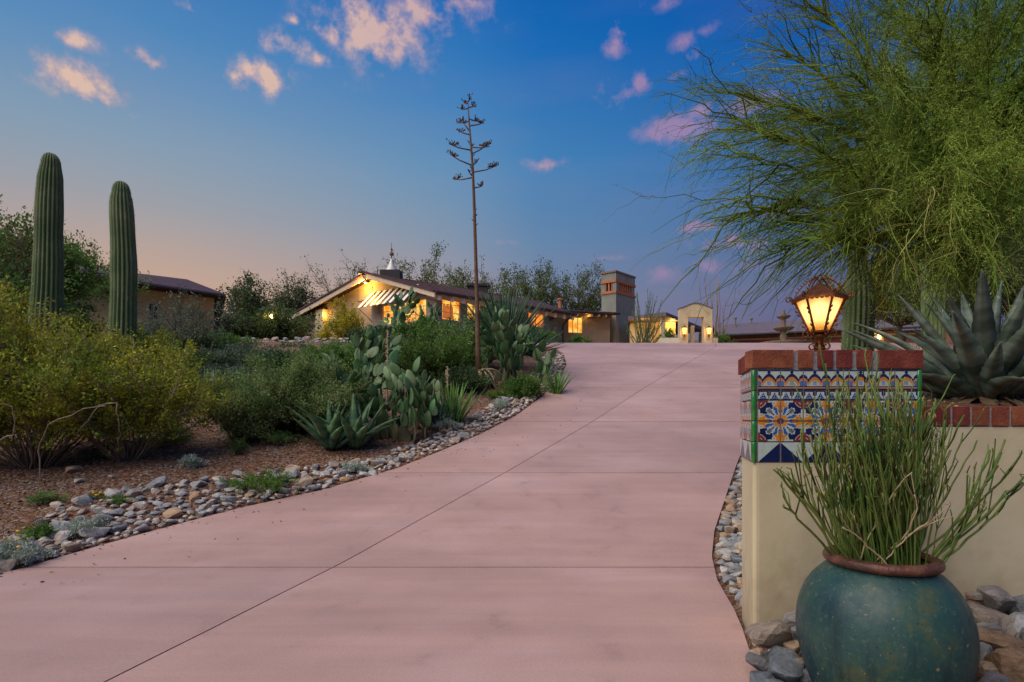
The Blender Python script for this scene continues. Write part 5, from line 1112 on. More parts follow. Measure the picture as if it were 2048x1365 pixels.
# tile faces carry their glaze pattern as face colours on a shared, finely divided plate
NT = 36
def tile_mesh(name, fn, hscale=1.0):
    n = NT; u = (np.arange(n)+.5)/n; Uu, Vv = np.meshgrid(u, u); C = fn(Uu, Vv)
    V = [(i/n, 0, j/n) for j in range(n+1) for i in range(n+1)]; k = n+1
    Fc = [(j*k+i, j*k+i+1, (j+1)*k+i+1, (j+1)*k+i) for j in range(n) for i in range(n)]
    b = len(V); V += [(0,1,0),(1,1,0),(1,1,1),(0,1,1)]
    Fc += [(0, b, b+1, n), (n, b+1, b+2, n*k+n), (n*k+n, b+2, b+3, n*k), (n*k, b+3, b, 0), (b,b+3,b+2,b+1)]
    me = mesh(name, V, Fc, False, [M['glaze']]); ca = me.color_attributes.new('glaze', 'FLOAT_COLOR', 'CORNER')
    cols = np.concatenate([C.reshape(-1,3), np.tile([[.35,.3,.25]], (5,1))]); lt = np.array([p.loop_total for p in me.polygons]); arr = np.repeat(cols, lt, axis=0)
    ca.data.foreach_set('color', np.concatenate([arr, np.ones((len(arr),1))], 1).astype(np.float32).ravel()); return me
def glaze():
    m = bpy.data.materials.new('tile_glaze'); m.use_nodes = True; nt = m.node_tree; p = nt.nodes['Principled BSDF']
    a = nt.nodes.new('ShaderNodeVertexColor'); a.layer_name = 'glaze'; nz = nt.nodes.new('ShaderNodeTexNoise'); nz.inputs['Scale'].default_value = 30
    g_ = nt.nodes.new('ShaderNodeNewGeometry'); nt.links.new(g_.outputs['Position'], nz.inputs['Vector'])
    r = nt.nodes.new('ShaderNodeMapRange'); r.inputs[3].default_value = .75; r.inputs[4].default_value = 1.2; nt.links.new(nz.outputs['Fac'], r.inputs[0])
    mx = nt.nodes.new('ShaderNodeVectorMath'); mx.operation = 'SCALE'; nt.links.new(a.outputs[0], mx.inputs[0]); nt.links.new(r.outputs[0], mx.inputs['Scale']); nt.links.new(mx.outputs[0], p.inputs['Base Color'])
    p.inputs['Roughness'].default_value = .22; p.inputs['Specular IOR Level'].default_value = .5; return m
M['glaze'] = glaze()
WH, NAVY, BLU, ORG, MAR, PINK = [np.array(c) for c in ((.42,.50,.44),(.008,.015,.07),(.02,.10,.34),(.60,.22,.02),(.17,.035,.03),(.50,.35,.34))]
def lay(C, m, c): C[m] = c
def flower(X, Y):    # X, Y in 0..1 measured from the flower's middle
    C = np.empty(X.shape+(3,)); C[:] = NAVY
    lay(C, (X > .93)|(Y > .93), MAR*0+WH)
    cor = np.hypot(X-1.03, Y-1.03); sq = np.maximum(X, Y)
    lay(C, (cor < .41), WH*.0+PINK); lay(C, (cor < .37), MAR); lay(C, (cor < .25)&(cor > .21), PINK); lay(C, (cor < .16), ORG*.8)
    lay(C, ((X > .55)&(Y > .93))|((Y > .55)&(X > .93)), MAR)
    def petal(a, b):
        w = .29*np.sin(PI*np.clip((a-.16)/.86,0,1))**.75+.10*np.clip(a-.5,0,1)
        inn = (a > .16)&(a < 1.0)
        lay(C, inn&(b < w+.045), WH); lay(C, inn&(b < w), np.array(BLU)); lay(C, inn&(b < w)&(a > .56+.5*b), ORG)
        lay(C, inn&(b < w*.42)&(a < .7), WH); lay(C, inn&(b < w*.30)&(a > .42)&(a < .80), ORG*.75); lay(C, inn&(b < w*.16)&(a < .5), BLU)
        q = np.hypot(a-.86, b-.26); lay(C, q < .10, WH); lay(C, q < .05, ORG)
    petal(X, Y); petal(Y, X)
    a = (X+Y)/math.sqrt(2); b = np.abs(X-Y)/math.sqrt(2)
    w = .12*np.sin(PI*np.clip((a-.25)/.66,0,1)); br = .07*np.abs(np.sin(a*22))
    lay(C, (a > .25)&(a < .87)&(b < w+br), WH); lay(C, (a > .28)&(a < .80)&(b < .022), NAVY); lay(C, (a > .55)&(a < .8)&(np.abs(b-.07) < .016), NAVY)
    r_ = np.hypot(X, Y); sc = .30+.03*np.cos(8*np.arctan2(Y,X))
    lay(C, r_ < sc+.03, WH); lay(C, r_ < sc, ORG); lay(C, r_ < .16, WH*.6); lay(C, r_ < .13, MAR); return C
def arches(u, v):
    C = np.empty(u.shape+(3,)); C[:] = WH; x = np.abs(u-.5)*2
    h = .34+.30*np.clip(np.cos(np.clip(x/.62,0,1)*PI/2),0,1)**.8+.0*x; h = np.where(x > .62, .36+.22*np.sqrt(np.clip(1-((x-1)/.36)**2,0,1)), h)
    lay(C, v < h+.19, NAVY); lay(C, v < h+.02, ORG*.9); lay(C, v < h-.15, WH*.9)
    lay(C, (x > .72)&(v < h-.10), BLU*.9+.05); lay(C, (x < .18)&(v < .46)&(v > .24)&(((u*40).astype(int)+(v*34).astype(int))%2 == 0), BLU)
    lay(C, np.hypot((u-.5), (v-.88)*.9) < .075, NAVY); lay(C, (x < .08)&(v > .7)&(v < .88), NAVY)
    lay(C, v < .20, NAVY); lay(C, (v < .15)&(v > .08), ORG); lay(C, v > .955, NAVY); return C
def small(u, v):
    C = np.empty(u.shape+(3,)); C[:] = WH; x = np.abs(u-.5)*2
    lay(C, (v < .85-x*1.05+.10*np.sin(v*26)), NAVY*.8+BLU*.3); lay(C, (x > .70)&(v > .55-.5*(x-.7)), NAVY); lay(C, v < .08, NAVY); lay(C, v > .93, NAVY)
    for a, b in ((.5,.22),(.34,.18),(.66,.18),(.5,.48)): lay(C, np.hypot(u-a, v-b) < .055, WH)
    return C
def tri(u, v): C = np.empty(u.shape+(3,)); C[:] = WH*1.02; lay(C, v < u, NAVY*1.1); return C
TM = {'f11': tile_mesh('tile', lambda u,v: flower(u,v)), 'f01': tile_mesh('tile', lambda u,v: flower(1-u,v)), 'f10': tile_mesh('tile', lambda u,v: flower(u,1-v)), 'f00': tile_mesh('tile', lambda u,v: flower(1-u,1-v)),
      'arch': tile_mesh('border_tile', arches), 'small': tile_mesh('border_tile', small), 'tl': tile_mesh('tile', tri), 'tr': tile_mesh('tile', lambda u,v: tri(1-u,v))}
def tile_face(P0, u, W_, ncol, flip=0):
    """P0 (2D) start, u run direction; outward normal lies to the right of u"""
    ang = math.atan2(u.y, u.x); cw = W_/ncol; gr = .006; nrm = Vector((u.y,-u.x))
    def put(kind, t, z0, w, h):
        q = P0+u*(t+gr/2)+nrm*(.006+random.uniform(-.0008,.0008)); o = link('tile' if kind not in ('arch','small') else 'border_tile', TM[kind], pil, Vector((q.x,q.y,z0+gr/2))-origin(pil), (0,0,ang), (w-gr, .012, h-gr))
    r = [zf(y) for y in (740,782,801,842.5,884,925)]
    for c in range(ncol):
        t = c*cw
        put('arch', t, r[1], cw, r[0]-r[1]); put('small', t, r[2], cw/2, r[1]-r[2]); put('small', t+cw/2, r[2], cw/2, r[1]-r[2])
        lft = (c % 2 == 0); put('f01' if lft else 'f11', t, r[3], cw, r[2]-r[3]); put('f00' if lft else 'f10', t, r[4], cw, r[3]-r[4]); put('tl' if lft else 'tr', t, r[5], cw, r[4]-r[5])
x0, x1 = xf(1514), xf(1834)
tile_face(Vector((x0, D0)), Vector((1,0)), x1-x0, 7)
ul = (A-Dq).normalized(); tile_face(Dq+ul*.004, ul, (A-Dq).length-.026, 4)
ue = Vector((0,1)); tile_face(Vector((xf(1841), D0+.02)), ue, .42, 4)
for cx, cy in ((xf(1508.5), D0+.004), (xf(1838.5), D0+.004)):
    for a_, b_ in ((740,782.5),(782.5,842.5),(842.5,884),(884,926)):
        g = G(); g.lathe([(.0125,zf(b_)+.002),(.0135,zf(b_)+.005),(.0135,zf(a_)-.005),(.0125,zf(a_)-.002)], (cx,cy,0), 14); g.mk('green_trim', M['green_glaze'], pil, True)
# brick cap
zc0, zc1 = zf(737), zf(701)
def brick(parent, P0, u, L_, dep, z0, z1, out=.012):
    n = Vector((u.y,-u.x)); g = G(); a = P0+n*out; b = a+u*L_; c = b-n*dep; d = a-n*dep; e = .003; J = lambda: random.uniform(-.0015,.0015)
    pts = [a,b,c,d]; z0j, z1j = z0+J(), z1+J(); ctr = (a+b+c+d)/4; V = []
    for z, k in ((z0j,.988),(z0j+e,1),(z1j-e,1),(z1j,.985)): V += [tuple(ctr+(p-ctr)*k)+(z,) for p in pts]
    g.add(V, [(3,2,1,0),(12,13,14,15)]+[(r*4+i, r*4+(i+1)%4, r*4+4+(i+1)%4, r*4+4+i) for r in range(3) for i in range(4)]); return g.mk('brick', M['brick'], parent)
g = G(); g.prism([tuple(p) for p in shrink(.99)], zf(740)+.001, zc1-.007); g.mk('mortar', M['mortar'], pil)
for a, b in ((1503,1585),(1596,1624),(1635,1664),(1673,1702),(1713,1742),(1756,1843)):
    brick(pil, Vector((xf(a), D0)), Vector((1,0)), (b-a)/U, .09 if b-a > 60 else .20, zc0, zc1)
n_ = 5; Ll = (A-Dq).length
for i in range(n_): brick(pil, Dq+ul*(Ll-.10)*(i/n_)+ul*.002, ul, (Ll-.10)/n_-.010, .2, zc0, zc1, .010)
for i in range(4): brick(pil, Vector((Bq.x, D0+.10+i*.09)), Vector((0,1)), .078, .2, zc0, zc1)
for i in range(7): brick(pil, Vector((Cq.x-.02-i*.1, D0+.455)), Vector((-1,0)), .085, .2, zc0, zc1, .006)
g = G(); g.prism([(1.36,3.0),(1.86,3.0),(1.86,3.05),(1.40,3.05)], zc1-.01, zc1-.004); g.mk('mortar', M['mortar'], pil)
# garden wall
D1 = 2.83
gw = thing('garden_wall', (4.4, 2.93, 0), 'low cream stucco wall with a brick cap retaining the agave bed', 'wall')
zw0, zw1 = zz(852, D1), zz(813, D1)
rounded_prism([Vector((2.0,D1)), Vector((7,D1)), Vector((7,D1+.22)), Vector((2.0,D1+.22))], -.2, zw0-.006, .008, 'plaster_body', M['stucco_cream'], gw)
g = G(); g.box(2.0, 7, D1+.004, D1+.216, zw0-.005, zw1-.005); g.mk('mortar', M['mortar'], gw)
x = 1.998; pitch = 39.2/ (F/D1)
while x < 6.95: brick(gw, Vector((x, D1)), Vector((1,0)), pitch-.019, .23, zw0, zw1, .008); x += pitch
# ---------------------------------------------------------------- lantern on the cap
d = 2.99; K = F/d; ROT = math.radians(-28.2); q = Vector(((1639-CX)/K, d, 0)); hz = lambda py: CZ+(HY-py)/K
lan = thing('lantern', (q.x, q.y, zc1), 'ornate rusty iron lantern glowing on top of the tiled pillar', 'lantern')
def hexr(rz, name, m, parent, rot=math.radians(-28.2), caps=True, th=None):
    g = G(); n = 6
    V = []
    for r, z in rz: V += [(q.x+r*math.cos(PI/3*i+rot), q.y+r*math.sin(PI/3*i+rot), z) for i in range(6)]
    Fc = [(j*6+i, j*6+(i+1)%6, (j+1)*6+(i+1)%6, (j+1)*6+i) for j in range(len(rz)-1) for i in range(6)]
    if caps: Fc += [tuple(range(5,-1,-1)), tuple(range((len(rz)-1)*6, len(rz)*6))]
    g.add(V, Fc); return g.mk(name, m, parent)
g = G(); g.lathe([(.075,zc1+.001),(.075,zc1+.008),(.03,zc1+.016),(.018,hz(690)),(.018,hz(676)),(.035,hz(672)),(.022,hz(668))], (q.x,q.y,0), 16); g.mk('base', M['iron'], lan, True)
zb_, ztp = hz(663), hz(600); rb, rt = .048, .117
hexr([(rb*.6,zb_-.016),(rb*1.15,zb_-.010),(rb*1.2,zb_),(rb*.9,zb_+.001)], 'bottom_plate', M['iron'], lan)
hexr([(rt*1.0,ztp-.003),(rt*1.14,ztp),(rt*1.14,ztp+.010),(rt*.9,ztp+.028),(rt*.55,hz(580)),(rt*.22,hz(571)),(.012,hz(568)),(.002,hz(566))], 'roof', M['iron'], lan)
vt = []
for i in range(6):
    a = PI/3*i+ROT; b = PI/3*(i+1)+ROT; Pb, Pt = Vector((q.x+rb*math.cos(a), q.y+rb*math.sin(a), zb_)), Vector((q.x+rt*math.cos(a), q.y+rt*math.sin(a), ztp)); Qb, Qt = Vector((q.x+rb*math.cos(b), q.y+rb*math.sin(b), zb_)), Vector((q.x+rt*math.cos(b), q.y+rt*math.sin(b), ztp))
    g = G(); g.tube([Pb, Pt], .0062, 6); g.mk('corner_bar', M['iron'], lan)
    c = Vector((q.x,q.y,(zb_+ztp)/2)); ins = lambda p, k=.95: Vector((q.x+(p.x-q.x)*k, q.y+(p.y-q.y)*k, p.z))
    pts = [ins(Pb), ins(Qb), ins(Qt), ins(Pt)]; pts2 = [ins(p,.9) for p in (Pb,Qb,Qt,Pt)]
    g = G(); g.hexa([pts[0],pts[1],pts2[1],pts2[0],pts[3],pts[2],pts2[2],pts2[3]])
    if 'pane' not in M:
        m = bpy.data.materials.new('amber_pane'); m.use_nodes = True; nt = m.node_tree; N = nt.nodes.new; L = nt.links.new; nt.nodes.remove(nt.nodes['Principled BSDF'])
        tr_ = N('ShaderNodeBsdfTransparent'); tr_.inputs[0].default_value = (.85,.50,.16,1); em = N('ShaderNodeEmission'); cr = N('ShaderNodeValToRGB'); cr.color_ramp.elements[0].color = (1,.40,.05,1); cr.color_ramp.elements[1].color = (1,.68,.25,1); ps_ = N('ShaderNodeNewGeometry').outputs['Position']; dv = N('ShaderNodeVectorMath'); dv.operation = 'DISTANCE'; dv.inputs[1].default_value = (q.x,q.y,hz(618)); L(ps_, dv.inputs[0]); rm = N('ShaderNodeMapRange'); rm.inputs[1].default_value = .080; rm.inputs[2].default_value = .112; rm.inputs[3].default_value = 2.6; rm.inputs[4].default_value = .85; L(dv.outputs['Value'], rm.inputs[0]); r4 = N('ShaderNodeMapRange'); r4.inputs[1].default_value = .122; r4.inputs[2].default_value = .086; L(dv.outputs['Value'], r4.inputs[0]); L(r4.outputs[0], cr.inputs[0]); L(cr.outputs[0], em.inputs[0]); L(rm.outputs[0], em.inputs[1])
        gl = N('ShaderNodeBsdfGlossy'); gl.inputs['Roughness'].default_value = .15; gl.inputs[0].default_value = (1,.9,.8,1); m1 = N('ShaderNodeMixShader'); m1.inputs[0].default_value = .62; L(tr_.outputs[0], m1.inputs[1]); L(em.outputs[0], m1.inputs[2])
        m2 = N('ShaderNodeMixShader'); m2.inputs[0].default_value = .05; L(m1.outputs[0], m2.inputs[1]); L(gl.outputs[0], m2.inputs[2]); L(m2.outputs[0], nt.nodes['Material Output'].inputs[0]); M['pane'] = m
    g.mk('glass_pane', M['pane'], lan)
    # scalloped skirt
    g = G()
    for s_ in range(6):
        p = Pt.lerp(Qt, (s_+.5)/6); p = Vector((q.x+(p.x-q.x)*1.13, q.y+(p.y-q.y)*1.13, ztp-.002)); dx = (Qt-Pt).normalized(); rr_ = (Qt-Pt).length/12*1.13
        V = [p+dx*rr_*math.cos(t)+Vector((0,0,-rr_*1.1*math.sin(t))) for t in np.linspace(0,PI,7)]; nn = Vector((p.x-q.x,p.y-q.y,0)).normalized()*.002
        V = [tuple(v) for v in V]+[tuple(Vector(v)+nn) for v in V]; g.add(V, [tuple(range(6,-1,-1)), tuple(range(7,14))]+[(k,k+1,k+8,k+7) for k in range(6)])
    g.mk('scallop_trim', M['iron'], lan)
def scroll(a, r0, z0, size, turns=1.4, up=1, rad=.0035, name='scroll', inner=False):
    ax = Vector((math.cos(a), math.sin(a), 0)); c = Vector((q.x,q.y,0))+ax*(r0+size*.9)+Vector((0,0,z0)); pts = []
    for k in range(18):
        t = k/17; th = PI+(-up)*t*turns*2*PI; rr_ = size*(1-.62*t); pts.append(c+ax*rr_*math.cos(th)+Vector((0,0,rr_*math.sin(th)*up)))
    g = G(); g.tube(pts, rad, 5); g.mk(name, M['iron'], lan, True)
for i in range(6):
    a = PI/3*i+ROT
    scroll(a, rt*1.12, ztp+.012, .017, 1.2, 1); scroll(a, .012, hz(694), .022, 1.3, -1, .004); scroll(a, rb*.9, hz(668), .021, 1.25, 1, .004)
    ax = Vector((math.cos(a), math.sin(a), 0)); o_ = Vector((q.x,q.y,0))
    # leafy brace from the eave up to the finial ring
    g = G(); pts = [o_+ax*(.118-.098*t)+Vector((0,0,ztp+.022+(hz(556)-ztp-.022)*t**.8+.012*math.sin(t*PI))) for t in np.linspace(0,1,9)]; g.tube(pts, .0034, 5)
    for k in range(1,8):
        p = pts[k]; g.tube([p, p+ax*.012+Vector((0,0,.010))], [.0045,.001], 4); g.tube([p, p-ax*.008+Vector((0,0,.012))], [.004,.001], 4)
    g.mk('leafy_brace', M['iron'], lan)
    g = G()    # leaf vine beside each corner bar
    for k in range(9):
        t = k/8; p = o_+ax*(rb+(rt-rb)*t+.014+.008*math.sin(k*1.7))+Vector((0,0,zb_+(ztp-zb_)*t)); g.tube([p-ax*.012, p+Vector((0,0,.008)), p+ax*.006+Vector((0,0,.016))], [.002,.005,.0008], 4)
    g.mk('leaf_vine', M['iron'], lan)
g = G(); g.tube([Vector((q.x+.013*math.cos(t), q.y, hz(556)+.014*math.sin(t))) for t in np.linspace(0,2*PI,14)], .0035, 5); g.tube([(q.x,q.y,hz(570)),(q.x,q.y,hz(560))], .006, 6); g.mk('top_ring', M['iron'], lan)
g = G(); g.lathe([(.004,hz(632)),(.016,hz(630)),(.030,hz(622)),(.032,hz(616)),(.024,hz(608)),(.004,hz(605))], (q.x,q.y,0), 16)
M['core'] = mat('bulb_core', (1,.9,.7), emis=(1,.80,.42), estr=30); g.mk('bulb', M['core'], lan, True)
g = G(); g.lathe([(.011,zb_),(.011,hz(633))], (q.x,q.y,0), 10); g.mk('candle_tube', M['wood_tan'], lan)
point('lantern_light', (q.x, q.y, hz(618)), 75, (1,.62,.22), .035)
# ---------------------------------------------------------------- glazed pot and its pencil-stemmed plant
pc = Vector(((1762-CX)/F*2.2, 2.2)); ps = 2.2/F
def pot_mat():
    m = bpy.data.materials.new('pot_glaze'); m.use_nodes = True; nt = m.node_tree; N = nt.nodes.new; L = nt.links.new; p = nt.nodes['Principled BSDF']
    g_ = N('ShaderNodeNewGeometry').outputs['Position']
    def nz(sc, det=6, st=(1,1,1), ro=.65):
        mp = N('ShaderNodeMapping'); mp.inputs['Scale'].default_value = st; L(g_, mp.inputs[0]); n = N('ShaderNodeTexNoise'); n.inputs['Scale'].default_value = sc; n.inputs['Detail'].default_value = det; n.inputs['Roughness'].default_value = ro; L(mp.outputs[0], n.inputs['Vector']); return n.outputs['Fac']
    def rp(f, st):
        r = N('ShaderNodeValToRGB'); e = r.color_ramp.elements
        while len(e) < len(st): e.new(.5)
        for i, (a, c) in enumerate(st): e[i].position = a; e[i].color = (*c, 1)
        L(f, r.inputs[0]); return r.outputs[0]
    def mix(f, a, b):
        n = N('ShaderNodeMix'); n.data_type = 'RGBA'; L(f, n.inputs[0]); L(a, n.inputs[6])
        if isinstance(b, tuple): n.inputs[7].default_value = (*b,1)
        else: L(b, n.inputs[7])
        return n.outputs[2]
    base = rp(nz(4, 8, (1,1,.8)), [(.30,(.006,.018,.022)),(.42,(.013,.040,.048)),(.52,(.020,.058,.056)),(.60,(.024,.066,.055)),(.70,(.075,.085,.035))])
    base = mix(rp(nz(55,5), [(.55,(0,0,0)),(.72,(.38,.38,.38))]), base, (.12,.17,.09))
    base = mix(rp(nz(48,3), [(.66,(0,0,0)),(.72,(.8,.8,.8))]), base, (.30,.19,.09))
    base = mix(rp(nz(17,4), [(.70,(0,0,0)),(.73,(.9,.9,.9))]), base, (.45,.32,.17))
    base = mix(rp(nz(14,6,(1,1,.12)), [(.55,(0,0,0)),(.72,(.75,.75,.75))]), base, (.010,.026,.030)); base = mix(rp(nz(6,7,(1.2,1.2,.35)), [(.58,(0,0,0)),(.75,(.6,.6,.6))]), base, (.085,.11,.075))
    base = mix(rp(nz(60,4,(1,1,1)), [(.28,(.9,.9,.9)),(.36,(0,0,0))]), base, (.006,.018,.03))
    L(base, p.inputs['Base Color']); p.inputs['Specular IOR Level'].default_value = .3; L(rp(nz(20), [(.3,(.28,)*3),(.7,(.55,)*3)]), p.inputs['Roughness'])
    b = N('ShaderNodeBump'); b.inputs['Strength'].default_value = .3; b.inputs['Distance'].default_value = .004; L(nz(45), b.inputs['Height']); L(b.outputs[0], p.inputs['Normal']); return m
zr = CZ-(1118-HY)*ps
def zp(py): return CZ-(py-HY)*ps
R_ = 182*ps
pot = thing('plant_pot', (pc.x, pc.y, -.10), 'large round teal glazed pot with a reddish brown rolled rim', 'pot')
g = G(); prof = [(.14,-.10),(.19,-.09),(.215,-.03),(.245,.05),(.275,.13),(.293,.21),(.298,.28),(.291,.35),(.268,.42),(.232,.475),(.195,.51),(.170,zr-.018)]
ip = []
for i in range(len(prof)-1):
    for k in range(3): t = k/3; ip.append((prof[i][0]*(1-t)+prof[i+1][0]*t, prof[i][1]*(1-t)+prof[i+1][1]*t))
ip.append(prof[-1]); ia = np.array(ip)
for _ in range(2): ia[1:-1] = (ia[:-2]+2*ia[1:-1]+ia[2:])/4
g.lathe([tuple(v) for v in ia], (pc.x,pc.y,0), 72, caps=False); g.mk('body', pot_mat(), pot, True)
rr0, rt_ = .176, .024; g = G(); g.lathe([(rr0+rt_*math.cos(a), zr+rt_*.85*math.sin(a)) for a in np.linspace(-PI*.95, PI*.95, 16)], (pc.x,pc.y,0), 72, caps=False)
g.mk('rim', mat('rim_clay', (.055,.024,.015), (.14,.062,.036), scale=13, rough=.4, bump=.5, bscale=60, c3=(.09,.034,.022)), pot, True)
g = G(); g.lathe([(.155,zr-.01),(.152,zr-.1),(.001,zr-.09)], (pc.x,pc.y,0), 40, caps=False); g.mk('potting_soil', M['soil'], pot)
M['pencil'] = leafmat('pencil_stem', (.05,.10,.018), (.16,.20,.045), .6, .08, 5, .5); M['pencil_tip'] = leafmat('pencil_tip', (.20,.17,.05), (.33,.22,.08), .3, .1)
pl = thing('slipper_plant', (pc.x, pc.y, zr-.09), 'bushy plant of upright green pencil like stems growing in the teal pot', 'plant')
r = random.Random(17)
def stem(b, e, bow, rad, twigs, m, name='stem'):
    n = 12; b = Vector(b); e = Vector(e); ct = b.lerp(e,.5)+bow; pts = []
    for i in range(n+1): t = i/n; p = b*(1-t)**2+ct*2*t*(1-t)+e*t*t; p += Vector((r.gauss(0,.003),r.gauss(0,.003),0))*(0 < i); pts.append(p)
    g = G(); g.tube(pts, [rad*(1.05-.35*i/n) for i in range(n+1)], 6)
    for _ in range(twigs):
        t = r.uniform(.45,.95); k = int(t*n); p = pts[k]; ta = (pts[min(k+1,n)]-pts[k-1]).normalized(); a = r.uniform(0,2*PI)
        dd = (ta*1.2+Vector((math.cos(a),math.sin(a),.15))*.55).normalized(); l = r.uniform(.04,.14); q1 = p+dd*l*.5+Vector((0,0,.008)); q2 = p+dd*l+Vector((0,0,.03)); q3 = q2+Vector((r.uniform(-.025,.025),r.uniform(-.02,.02),r.uniform(.0,.03))); g.tube([p, q1, q2, q3], [rad*.62,rad*.55,rad*.45,rad*.35], 5)
        s_ = q2
        if r.random() < .3: g.lathe([(.001,-.006),(rad*.8,0),(rad*.7,.007),(.001,.012)], s_, 5, 1)
    return g.mk(name, [m, M['pencil_tip']], pl, True)
for i in range(165):
    a = r.uniform(0,2*PI); q_ = math.sqrt(r.random()); b = (pc.x+.138*q_*math.cos(a), pc.y+.138*q_*math.sin(a), zr-.09)
    if r.random() < .75: py = r.gauss(865,72); px = 1762+math.cos(a)*q_*120+r.gauss(0,32)
    else: py = r.uniform(820,1000); px = 1765+math.cos(a)*q_*150+r.gauss(0,35)
    py = max(735, min(1020, py)); dd_ = 2.2+q_*math.sin(a)*.22+r.gauss(0,.04); e = W(px, py, dd_)
    stem(b, e, Vector((math.cos(a)*q_*.03, 0, .04)), r.uniform(.0024,.0046), r.choice((2,3,4,4,5)), M['pencil'])
for (px, py, dd_, bx, bz) in ((1650,728,2.1,-.02,.1),(1712,745,2.15,0,.1),(1795,760,2.2,0,.1),(1750,752,2.1,0,.1),(1850,850,2.15,.0,.1),(1562,945,2.05,-.05,.1),(1548,940,2.1,-.06,.12),(1566,1010,2.05,-.07,.10),(1590,960,2.05,-.05,.10),(1935,1018,2.1,.08,.03),(1965,1020,2.1,.08,.05),(2045,905,2.25,.1,.02),(2000,905,2.2,.08,.02),(2010,880,2.3,.05,.05),(2042,965,2.2,.1,.03),(2060,940,2.2,.1,.03),(1985,900,2.1,.06,.0),(1925,830,2.25,.03,.05),(1900,850,2.2,.03,.05),(1870,800,2.25,.02,.08),(1620,870,2.1,-.04,.08),(1600,900,2.15,-.05,.08),(1675,780,2.2,-.03,.08),(1690,760,2.15,0,.1)):
    s_ = 1 if px > 1779 else -1; b = (pc.x+s_*r.uniform(.02,.12), pc.y+r.uniform(-.09,.09), zr-.09); stem(b, W(px,py,dd_), Vector((bx,0,bz)), .0052, 4, M['pencil'])
for i in range(5):     # curly pale dead stems
    a = r.uniform(0,2*PI); b = (pc.x+.12*math.cos(a), pc.y-.12*abs(math.sin(a)), zr-.08); e = W(1779+r.uniform(-110,130), r.uniform(930,1060), 2.0); stem(b, e, Vector((r.uniform(-.15,.15),-.05,.10)), .003, 2, M['dry'], 'dead_stem')
# ---------------------------------------------------------------- rocks
rb_ = thing('rock_border', (-2.5, 6, .1), 'band of loose river rocks edging the left side of the driveway', 'rock border')
random.seed(99); r = random.Random(99)
_bw = edge([(55,1075),(140,1000),(250,1000),(330,930),(430,885),(560,950),(640,930),(760,890),(830,830),(1000,795),(1085,765)], [])  # unused spread guide
def band(d): return float(np.interp(d, [2.5,4.2,4.8,5.2,5.7,6.3,7.0,7.7,9,12,15,19], [.3,.3,.5,1.0,1.6,1.6,1.0,.5,.55,.65,.6,.5]))
placed = []; rest = []
def rockv(k):  # cheap rock for joined masses
    me = ROCKS[6+k%4]; n = len(me.vertices); a = np.empty(n*3, dtype=np.float32); me.vertices.foreach_get('co', a); f = np.array([p.vertices[:] for p in me.polygons]); return a.reshape(-1,3), f
RV = [rockv(k) for k in range(4)]
def try_place(x, y, s_, lst, k=.78):
    for a, b, t in lst:
        if (a-x)**2+(b-y)**2 < ((s_+t)*.5*k)**2: return False
    lst.append((x,y,s_)); return True
cand = []
for _ in range(13000):
    d = 3.3+14.5*r.random()**1.35; s_ = r.uniform(.09,.25)*(1 if r.random() < .55 else .6)*(1 if d < 8 else .85); w = band(d); o_ = r.random()**1.2*w
    if o_ > .55*w and r.random() < .25: continue
    x = float(DL(d))-s_*.42-o_
    if try_place(x, d, s_, placed, .80): cand.append((x,d,s_))
    if len(cand) > 1400: break
cand.sort(key=lambda c: -c[2]/c[1])
def mass(name, lst, parent, m):
    Vs, Fs, b = [], [], 0
    for x, y, z, s_ in lst:
        v, f = RV[r.randrange(4)]; a = r.uniform(0,2*PI); R3 = np.array(Euler((r.uniform(-.4,.4), r.uniform(-.4,.4), a)).to_matrix()); v = (v*s_*np.array([1,1,r.uniform(.6,1)]))@R3.T+np.array([x,y,z]); Vs.append(v); Fs.append(f+b); b += len(v)
    o = mk(name, np.concatenate(Vs), np.concatenate(Fs), m, parent, True); o['kind'] = 'stuff'; return o
M['rock_isl'] = mat('pebbles', (.34,.28,.24), (.50,.46,.43), scale=8, rough=.9, isl=.45, c3=(.40,.33,.28))
for x, y, s_ in cand[:300]: stone(rb_, x, y, float(gz(x,y))+s_*.12, s_, 'rock', r.uniform(.7,1), r.randrange(6))
mass('small_rocks', [(x,y,float(gz(x,y))+s_*.2,s_) for x,y,s_ in cand[300:]]+[(x-.03,y+.02,float(gz(x,y))+.01,s_*.5) for x,y,s_ in cand], rb_, M['rock_isl'])
# right strip between drive and pillar
rs = thing('rock_strip', (1.45, 4, .05), 'narrow strip of river rocks between the driveway and the pillar', 'rock border')
pl_ = []; c2 = []
for _ in range(5000):
    d = 2.0+6.0*r.random(); s_ = r.uniform(.08,.17); lo = float(DR(d))+s_*.5; hi = (1483-CX)/F*d if d > 3.25 else (A.x+.272*(d-D0) if d > 2.77 else 1.3)
    hi = min(hi-.0, lo+1.2); s_ = min(s_, .17)
    if d > 3.3: hi = (1500-CX)/F*d
    if hi < lo: 
        continue
    x = r.uniform(lo, hi-.01)
    if 2.65 < d < 3.28 and x > A.x+.272*(d-D0)-s_*.45: continue
    if try_place(x, d, s_, pl_, .72): c2.append((x,d,s_))
for x, y, s_ in c2[:180]:
    h = float(P(y)); stone(rs, x, y, h-.012+s_*.12, s_, 'rock', r.uniform(.7,1), r.randrange(6))
mass('small_rocks', [(x+.02,y+.03,float(P(y))-.06,s_*.7) for x,y,s_ in c2], rs, M['rock_isl'])
